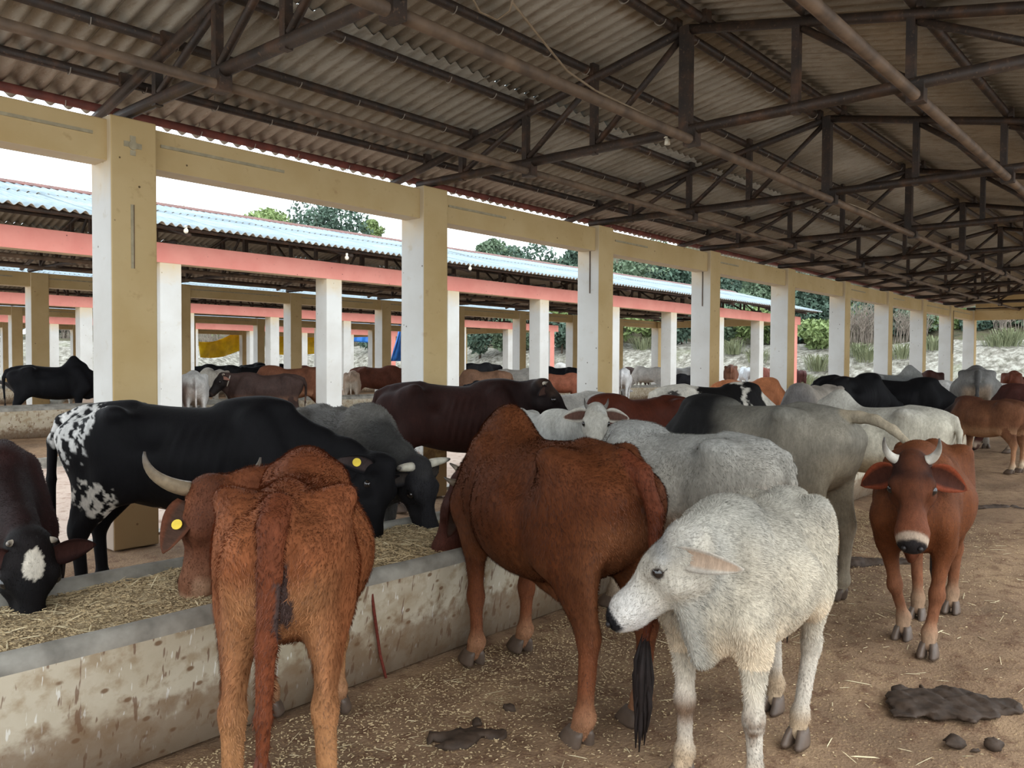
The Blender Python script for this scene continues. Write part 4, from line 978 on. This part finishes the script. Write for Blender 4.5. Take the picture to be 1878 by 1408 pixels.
bgcow('rust-brown cow standing behind the dark umber cow', 532, 15.6, 98, 1.08, dict(base=(100, 63, 45), belly=(160, 118, 92), legs=(150, 104, 80)), 'graze', res=0.026)
bgcow('black cow under the yellow tarpaulin', 402, 31.5, 80, 1.05, dict(base=(26, 26, 28)), 'level')
bgcow('smaller black cow behind the rope-collared one, deep in the third shed', 462, 32.2, -95, 1.0, dict(base=(22, 22, 24)), 'graze')
bgcow('reddish cow deep in the third shed beside a tan column', 573, 32.0, 80, 1.0, dict(base=(108, 66, 56)))
bgcow('black cow behind a white column under the second yellow tarpaulin', 492, 32.7, 80, 1.1, dict(base=(22, 23, 25)))
bgcow('chestnut cow facing right between the second and first columns', 692, 19.6, -88, 1.06, dict(base=(92, 54, 41), face=(150, 120, 100)), 'level', hump=0.5, res=0.026, bony=0.8, horns=dict(len=0.06))
bgcow('pale fawn calf seen from behind, standing clear in the second shed', 646, 18.4, -3, 0.95, dict(base=(172, 148, 128), rear=(206, 192, 176)), 'graze', res=0.026, fat=0.85, cat='calf')
bgcow('taupe cow just right of the second column', 888, 15.3, 100, 1.0, dict(base=(112, 84, 66)), 'graze')
bgcow('small black calf standing in front of the taupe cow', 884, 14.4, 150, 0.78, dict(base=(24, 24, 27)), 'level', bx=0.85, cat='calf')
bgcow('black cow whose back rises behind the taupe cow', 878, 28.4, -60, 1.15, dict(base=(22, 22, 24)))
bgcow('whitish cow left of the third column', 948, 18.2, -80, 1.0, dict(base=(184, 180, 172)), 'graze')
bgcow('rusty brown cow with pale face near the third column', 1028, 15.4, -80, 0.9, dict(base=(140, 86, 66), face=(210, 196, 184)), 'level', hump=0.5, res=0.028)
bgcow('black cow behind the rusty brown pale-faced one', 1024, 18.4, 85, 1.05, dict(base=(26, 27, 31)), 'graze')
bgcow('silver-grey cow behind the rusty brown pale-faced one', 1040, 31.0, 85, 1.15, dict(base=(170, 168, 164)), 'graze')
bgcow('white cow seen from behind right of the third column', 1143, 15.2, -4, 1.02, dict(base=(206, 206, 206)), 'graze', res=0.028)
bgcow('white cow turned half left, right of the third column', 1188, 18.8, 60, 1.05, dict(base=(196, 192, 186)), 'graze', res=0.028)
bgcow('dark brown cow between the two white cows', 1166, 22.0, 120, 1.08, dict(base=(64, 50, 46)), 'level')
bgcow('grey cow left of the fourth column', 1250, 18.9, -80, 1.02, dict(base=(158, 158, 156)), 'graze')
bgcow('black calf by the fourth column', 1266, 14.6, 100, 0.85, dict(base=(26, 26, 29)), 'graze', cat='calf')
bgcow('brown cow seen from behind right of the fourth column', 1340, 15.8, 0, 1.12, dict(base=(124, 84, 66), rear=(150, 110, 90)), 'graze', bony=1.0)
bgcow('bluish grey cow beside the brown rump at the fourth column', 1368, 18.4, 20, 1.02, dict(base=(172, 176, 180)), 'graze')
bgcow('reddish cow with white legs left of the fifth column', 1403, 17.0, 170, 1.0, dict(base=(104, 60, 50), legs=(206, 198, 190)), 'graze')
bgcow('dark maroon cow between the fifth and sixth columns', 1464, 14.9, 20, 0.95, dict(base=(72, 44, 42)), 'graze')
# ------------------------------------------------------------------ vegetation on the bank and hill
CAM = np.array([0, 0, 1.55])
def ray(x, y): return F_+Rt*((x-939)/1486.87)-Up*((y-704)/1486.87)
def onY(x, y, Y): d = ray(x, y); return CAM+d*(Y/d[1])
def onX(x, y, X): d = ray(x, y); return CAM+d*(X/d[0])
def onZ(x, y, Z): d = ray(x, y); return CAM+d*((Z-1.55)/d[2])
def at_depth(x, y, dep): return CAM+ray(x, y)*dep
def leaf_cloud(blobs, n, size, seed):
    rg = np.random.default_rng(seed); V = []; 
    w = np.array([b[3]**2 for b in blobs]); w /= w.sum(); pick = rg.choice(len(blobs), n, p=w)
    B = np.array(blobs)[pick]; d = rg.normal(size=(n, 3)); d /= np.linalg.norm(d, axis=1)[:, None]
    r = B[:, 3]*(0.55+0.5*rg.random(n)**0.6); c = B[:, :3]+d*r[:, None]*np.array([1, 1, 0.8])
    a = rg.normal(size=(n, 3)); a /= np.linalg.norm(a, axis=1)[:, None]; b = np.cross(a, rg.normal(size=(n, 3))); b /= np.linalg.norm(b, axis=1)[:, None]
    s = size*(0.6+0.8*rg.random(n))[:, None]
    P = np.stack([c-a*s, c+b*s*0.45, c+a*s, c-b*s*0.45], 1).reshape(-1, 3); Fq = np.arange(4*n).reshape(-1, 4)
    return P, Fq
def plant(x, dep, top_y, wid_px, kind, label, group, seed, cat='tree', base_drop=0.0, n=1500):
    p = at_depth(x, 664, dep); bz = float(terrain(p[0], p[1]))-0.1
    top = at_depth(x, top_y, dep)[2]; H = max(top-bz, 0.8); W = wid_px/1486.87*dep/2
    root = empty('tree' if cat == 'tree' else 'shrub', (p[0], p[1], bz)); tag(root, label, cat, group); rg = random.Random(seed)
    cr = min(H*0.5, W*1.1); blobs = []
    nb = 9
    for i in range(nb):
        a = rg.uniform(0, 6.28); q = rg.uniform(0, 0.75)*W; z = H-cr*rg.uniform(0.3, 1.5) if cat == 'tree' else H*rg.uniform(0.25, 0.8)
        blobs.append((math.cos(a)*q, math.sin(a)*q, max(z, 0.3), rg.uniform(0.32, 0.55)*W))
    blobs.append((0, 0, H-0.4*W, 0.42*W))
    P, Fq = leaf_cloud(blobs, n, 0.09+0.0016*dep, seed)
    link('foliage', mesh_from('foliage', P, Fq), kind, root)
    mb = MB(); mb.tube([(0, 0, -0.2), (0.1, 0.05, H*0.35), (0.0, 0.1, H*0.75)], [0.03+0.02*H, 0.02+0.013*H, 0.02], 7)
    for i in range(7):
        b = blobs[i]; mb.tube([(0.06, 0.03, H*(0.15+0.08*i)), (b[0]*0.5, b[1]*0.5, (H*0.3+b[2])/2), (b[0], b[1], b[2])], [0.02+0.006*H, 0.015+0.003*H, 0.008], 5)
    mb.build('trunk', 'bark', root, True)
trees = [(490, 78, 384, 130, 'leaf_light', 'yellowish-green small tree left of the leafy tree above the roofs'), (622, 76, 362, 190, 'leaf_dark', 'large leafy tree rising above the second shed roof'),
         (682, 80, 402, 50, 'leaf_light', 'thin sparse tree right of the large leafy tree'), (335, 84, 378, 40, 'leaf_light', 'tiny treetop peeking over the roof beside the first column'),
         (905, 68, 436, 110, 'leaf_mid', 'tree just right of the second column above the roof'), (985, 66, 440, 160, 'leaf_dark', 'broad tree left of the third column above the roof'),
         (1150, 62, 468, 190, 'leaf_mid', 'wide tree right of the third column above the roof'), (1235, 60, 478, 150, 'leaf_dark', 'dark tree left of the fourth column'),
         (1345, 57, 492, 150, 'leaf_dark', 'dark tree right of the fourth column'), (1400, 55, 505, 120, 'leaf_mid', 'mid-green tree left of the fifth column'),
         (1480, 50, 500, 140, 'leaf_dark', 'tall dark tree between the fifth and sixth columns'), (1545, 52, 515, 110, 'leaf_mid', 'green tree beside the sixth column'),
         (1060, 64, 452, 120, 'leaf_dark', 'tree hidden partly behind the third column')]
for i, (x, d, ty, w, k, lb) in enumerate(trees): plant(x, d, ty, w, k, lb, 'trees on the hillside', 100+i, n=5200 if w > 100 else 2200)
shr = [(880, 60, 560, 90), (940, 58, 570, 80), (1010, 57, 560, 110), (1030, 55, 590, 90), (1120, 56, 560, 120), (1180, 54, 560, 120), (1250, 52, 555, 110), (1330, 51, 560, 110), (1390, 50, 560, 100), (1450, 49, 560, 110),
       (1500, 46, 585, 90), (1560, 50, 570, 100), (1625, 48, 560, 110), (1680, 47, 565, 110), (1740, 46, 570, 100), (1800, 45, 568, 110), (1860, 44, 572, 110), (1930, 44, 570, 120), (700, 70, 575, 80), (560, 72, 580, 70), (420, 70, 582, 70), (120, 66, 575, 60), (15, 64, 570, 60)]
for i, (x, d, ty, w) in enumerate(shr):
    k = ('leaf_dark', 'leaf_mid', 'leaf_light')[(i*7) % 3] if i not in (10,) else 'leaf_light'
    lb = 'leafy shrub on the hillside, ' + ('%s from the left' % ['first', 'second', 'third', 'fourth', 'fifth', 'sixth', 'seventh', 'eighth', 'ninth', 'tenth', 'eleventh', 'twelfth', 'thirteenth', 'fourteenth', 'fifteenth', 'sixteenth', 'seventeenth', 'eighteenth', 'nineteenth', 'twentieth', 'twenty-first', 'twenty-second', 'twenty-third'][sorted(shr).index((x, d, ty, w))])
    plant(x, d, ty, w, k, lb, 'shrubs on the hillside', 300+i, 'shrub', n=2200)
def thicket(x, dep, top_y, wid_px, label, seed, n=70):
    p = at_depth(x, 664, dep); bz = float(terrain(p[0], p[1])); H = at_depth(x, top_y, dep)[2]-bz; W = wid_px/1486.87*dep; rg = random.Random(seed)
    mb = MB()
    for i in range(n):
        a, b = rg.uniform(-.5, .5)*W, rg.uniform(-.4, .4)*W*0.6; h = H*rg.uniform(0.5, 1.05); lx, ly = rg.uniform(-.6, .6)*h*0.9, rg.uniform(-.5, .5)*h*0.8
        px_, py_ = a*Rt[0]+b*F_[0], a*Rt[1]+b*F_[1]
        mb.tube([(px_, py_, -0.2), (px_+lx*0.4, py_+ly*0.4, h*0.55), (px_+lx, py_+ly, h)], [0.018, 0.013, 0.005], 4, False)
        for j in range(5):
            t = rg.uniform(0.35, 0.85); q = (px_+lx*t, py_+ly*t, h*t); mb.tube([q, (q[0]+rg.uniform(-.5, .5), q[1]+rg.uniform(-.5, .5), q[2]+rg.uniform(.2, .7))], [0.009, 0.004], 3, False)
    o = mb.build('brushwood', 'twig_grey', None, False); o.location = (p[0], p[1], bz); tag(o, label, 'brush', 'bare brushwood'); return o
thicket(1582, 45, 548, 70, 'bare grey brushwood between the sixth and seventh columns', 1, 110)
thicket(1665, 45, 560, 60, 'bare twigs between the seventh and eighth columns', 2, 60)
thicket(405, 64, 588, 70, 'bare grey brushwood behind the yellow tarpaulin', 3, 80)
thicket(120, 64, 580, 40, 'bare twigs seen between the far left columns', 4, 50)
thicket(640, 78, 400, 80, 'bare branches in front of the large leafy tree', 5, 50)
thicket(1880, 43, 575, 120, 'dry brush above the bank at the right edge', 6, 70)
def tuft(x, y, dep, h, seed, label):
    p = at_depth(x, y, dep); bz = float(terrain(p[0], p[1])); rg = random.Random(seed); mb = MB()
    for i in range(190):
        a = rg.uniform(0, 6.28); r0 = rg.uniform(0, 0.6); l = 0.72*h*rg.uniform(0.5, 1.1); o = rg.uniform(0.5, 1.6)*l*0.8; w = 0.016
        bx, by = math.cos(a)*r0, math.sin(a)*r0; dx, dy = math.cos(a+rg.uniform(-.6, .6)), math.sin(a+rg.uniform(-.6, .6)); sx, sy = -dy*w, dx*w
        P = [(bx-sx, by-sy, -.1), (bx+sx, by+sy, -.1), (bx+dx*o*0.4+sx, by+dy*o*0.4+sy, l*0.7), (bx+dx*o*0.4-sx, by+dy*o*0.4-sy, l*0.7), (bx+dx*o, by+dy*o, l*0.75)]
        mb.add(P, [(0, 1, 2, 3), (3, 2, 4)])
    o = mb.build('grass_clump', 'grass_pale'); o.location = (p[0], p[1], bz); tag(o, label, 'grass', 'grass clumps on the bank')
for i, (x, y, d, h, lb) in enumerate([(1500, 640, 43, 1.5, 'grass clump right of the fifth column'), (1475, 650, 42, 1.2, 'low grass beside the fifth column'), (1590, 655, 42, 1.3, 'dry grass clump between the sixth and seventh columns'),
        (1575, 648, 43, 1.2, 'pale grass left of the dry clump by the sixth column'), (1655, 650, 41, 1.3, 'grass clump between the seventh and eighth columns'), (1712, 648, 41, 1.3, 'grass clump between the eighth and ninth columns'),
        (1850, 650, 39, 1.5, 'large pale grass clump at the right edge of the bank'), (1828, 655, 39, 1.1, 'small grass clump left of the large pale one'), (1390, 640, 46, 1.3, 'grass clump left of the fifth column'), (1180, 640, 52, 1.5, 'grass clump between the third and fourth columns'), (1345, 640, 48, 1.5, 'grass clump right of the fourth column')]):
    tuft(x, y, d, h, 50+i, lb)

# ------------------------------------------------------------------ tarpaulins behind the farthest shed
def tarp(corners, Y, sag, mat, label, seed):
    """corners in order: top-left, top-right, bottom-right, bottom-left picked where the cloth hangs"""
    q = [onY(x, y, Y) for x, y in corners]; nu, nv = 16, 10; rg = np.random.default_rng(seed); P = []
    for i in range(nu):
        u = i/(nu-1)
        for j in range(nv):
            v = j/(nv-1); a = q[0]*(1-u)+q[1]*u; b = q[3]*(1-u)+q[2]*u; p = a*(1-v)+b*v
            p = p+np.array([0, 0.10*math.sin(u*14+v*3+seed)+0.05*math.sin(u*31), -sag*4*u*(1-u)*(1-0.4*v)]); P.append(p)
    me = mesh_from('tarpaulin', P, grid_faces(nu, nv)); me.materials.append(MAT[mat]); o = link('tarpaulin', me)
    m = o.modifiers.new('thickness', 'SOLIDIFY'); m.thickness = 0.012; tag(o, label, 'tarpaulin', 'tarpaulins on the far shed')
tarp([(366, 626), (446, 594), (444, 640), (366, 655)], 47.9, 0.4, 'tarp_yellow', 'sagging yellow tarpaulin with a torn lower edge at far left', 1)
tarp([(508, 596), (582, 597), (580, 648), (508, 650)], 47.9, 0.1, 'tarp_yellow', 'straight yellow tarpaulin behind the white column', 2)
tarp([(648, 597), (684, 597), (684, 628), (648, 626)], 47.9, 0.05, 'tarp_blue', 'small blue tarpaulin in the far shed', 3)
tarp([(734, 592), (738, 592), (738, 662), (718, 662)], 35.5, 0.0, 'tarp_blue', 'blue tarpaulin hanging left of the second column', 4)

# ------------------------------------------------------------------ small things
def lamp(p, label):
    o = MB().tube([(0, 0, 0.06), (0, 0, 0.0)], 0.022, 10).build('lamp', 'lamp_white', None, True); o.location = tuple(p); tag(o, label, 'lamp', 'lamp holders')
    b = bpy.data.objects.new('bulb', BULB); COL.objects.link(b); b.parent = o; b.location = (0, 0, -0.03); b.scale = (0.04, 0.04, 0.045)
BULB = ico_mesh('bulb', 'lamp_white', 2)
o = MB().tube([(0, 0, 0.05), (0, 0, 0.02)], 0.035, 12).build('lamp_holder', 'lamp_white', None, True); p = onX(1224, 258, 6.39); o.location = tuple(p+np.array([0, 0, 0.0])); tag(o, 'white bulb holder under the second truss', 'lamp')
s_ = MB().tube([(0, 0, 0.02), (0, 0, -0.035)], [0.022, 0.026], 12).build('socket', 'lamp_white', o, True); o2 = MB().tube([(0, 0, 0.05), (0, 0, 0.10)], 0.006, 6).build('stem', 'cable', o)
for x, y, lb in ((341, 420, 'lamp hanging under the second shed eave right of the first column'), (636, 470, 'lamp hanging under the second shed eave left of the second column'), (862, 490, 'lamp hanging under the second shed eave right of the second column')):
    lamp(onY(x, y, 12.95), lb)
def wire_thing(name, pts, r, mat, label, cat): o = MB().tube(pts, r, 6).build(name, mat, None, True); return tag(o, label, cat)
zc = 3.545
pts = [at_depth(938, 2, 5.6), at_depth(985, 62, 6.0), at_depth(1040, 130, 6.4), at_depth(1092, 166, 6.75)]+[np.array([x, 3.53+0.03*math.sin(x*2.1), 3.535+0.02*math.sin(x*1.3)]) for x in np.arange(6.6, 24, 0.5)]
wire_thing('cable', pts, 0.009, 'cable', 'pale electric cable running down and along the middle pipe', 'cable')
pts = [at_depth(868, 0, 5.4), at_depth(880, 22, 5.6), at_depth(912, 36, 5.7), at_depth(935, 20, 5.6), at_depth(940, 0, 5.5)]
wire_thing('cable_loop', pts, 0.007, 'cable', 'loop of cable hanging from the roof at the top', 'cable')
a = onY(678, 1052, 3.00); pts = [a, onY(682, 1090, 2.985), onY(690, 1150, 2.99), onY(697, 1200, 3.03), onZ(708, 1243, 0.02)]
wire_thing('rope', pts, 0.008, 'rope', 'frayed red-brown rope hanging down the trough front', 'rope')
pts = [onY(-4, 699, 20.3), onY(12, 704, 20.2), onY(26, 716, 20.1), onY(34, 728, 20.0)]
wire_thing('hose', pts, 0.04, 'hose', 'dark hose over the low wall at far left', 'hose')
# dung
def dung(x, y, rx, ry, label, seed, h=0.012, n=16):
    p = onZ(x, y, 0.0); f0 = h; rg = np.random.default_rng(seed); f = Field()
    for i in range(n):
        a = rg.uniform(0, 6.28); q = rg.random()**0.7; f.ball((math.cos(a)*q*rx, math.sin(a)*q*ry, -h*0.1), (rx*rg.uniform(.10, .32), ry*rg.uniform(.12, .4), h*rg.uniform(.6, 1.3)), 0.03)
    P, Fq = f.mesh(0.014, 1); o = link('dung', mesh_from('dung', P+0.007*np.stack([vnoise(P, 5, 90), vnoise(P, 6, 90), vnoise(P, 7, 70)], 1), Fq), 'dung'); o.location = (p[0], p[1], 0); o.rotation_euler = (0, 0, YAW-math.pi/2); tag(o, label, 'dung', 'dung on the floor')
dung(856, 1352, 0.16, 0.10, 'dark dung pat between the orange cow and the red-brown bull', 1)
dung(880, 1325, 0.05, 0.04, 'small crumb of dung above the middle pat', 2, 0.02, 5)
dung(1735, 1290, 0.30, 0.16, 'wide dark dung patch in the right foreground', 3, 0.012, 30)
dung(1790, 1362, 0.12, 0.06, 'small dung pat at the lower right', 4, 0.015, 8)
dung(1580, 1033, 0.42, 0.07, 'long ridge of dung behind the brown heifer', 5, 0.05, 30)
dung(1660, 1265, 0.10, 0.05, 'thin dung smear left of the wide patch', 6, 0.02, 6)
dung(1835, 930, 0.35, 0.06, 'low dung ridge on the floor at the right edge', 7, 0.02, 16)
dung(1700, 1135, 0.06, 0.04, 'small dung lump beside the heifer\'s hind hoof', 8, 0.018, 5)
dung(930, 1300, 0.05, 0.03, 'dung crumb right of the middle pat', 9, 0.02, 4)
# loose straw
def straw(name, n, gen, mat, label, size=(0.012, 0.05), wd=0.0022, seed=1):
    rg = np.random.default_rng(seed); c = gen(rg, n); n = len(c); a = rg.uniform(0, 6.28, n); tl = rg.normal(0, 0.16, n); L = rg.uniform(size[0], size[1], n)**1.0
    d = np.stack([np.cos(a)*np.cos(tl), np.sin(a)*np.cos(tl), np.sin(tl)], 1)*L[:, None]/2; s = np.stack([-np.sin(a), np.cos(a), rg.normal(0, .3, n)], 1)*wd*rg.uniform(.6, 1.8, n)[:, None]
    top = np.array([0, 0, wd*1.2])
    P = np.stack([c-d-s, c+d-s, c+d+s, c-d+s, c-d*0.6+top, c+d*0.6+top], 1).reshape(-1, 3); b = 6*np.arange(n)[:, None]
    Fq = np.concatenate([b+np.array([[0, 1, 5, 4]]), b+np.array([[2, 3, 4, 5]])])
    o = link(name, mesh_from(name, P, Fq), mat); tag(o, label, 'straw', kind='stuff'); return o
def fl(rg, n):
    y = 3.0-np.abs(rg.normal(0, 0.75, n)); x = rg.uniform(0.6, 9, n)**1.0; k = (y > -0.3); x, y = x[k], y[k]
    P = np.stack([x, y, np.zeros(len(x))], 1); P[:, 2] = fz(P)+0.004; return P
straw('floor_straw', 22000, fl, 'straw', 'loose chaff and straw scattered over the trampled floor', (0.005, 0.018), 0.0018, 1)
def fl2(rg, n):
    P = np.stack([rg.uniform(0.6, 8, n), rg.uniform(-0.5, 2.9, n), np.zeros(n)], 1); P[:, 2] = fz(P)+0.006; return P
straw('floor_straw_stalks', 500, fl2, 'straw_pale', 'longer straw stalks lying on the floor', (0.04, 0.14), 0.0016, 2)
def feedp(rg, n):
    P = np.stack([rg.uniform(-0.3, 6, n), rg.uniform(3.08, 3.82, n), np.zeros(n)], 1)
    P[:, 2] = 0.515-0.02*((P[:, 1]-2.985-0.46)/0.385)**2+0.035*vnoise(P, 41, 2.1)+0.018*vnoise(P, 42, 7)+0.010*vnoise(P, 43, 22)+0.006; return P
straw('trough_straw', 36000, feedp, 'straw', 'chopped straw lying on top of the fodder', (0.005, 0.022), 0.0018, 3)
straw('trough_straw_stalks', 700, feedp, 'straw_pale', 'long straw stalks on top of the fodder', (0.05, 0.18), 0.0018, 4)
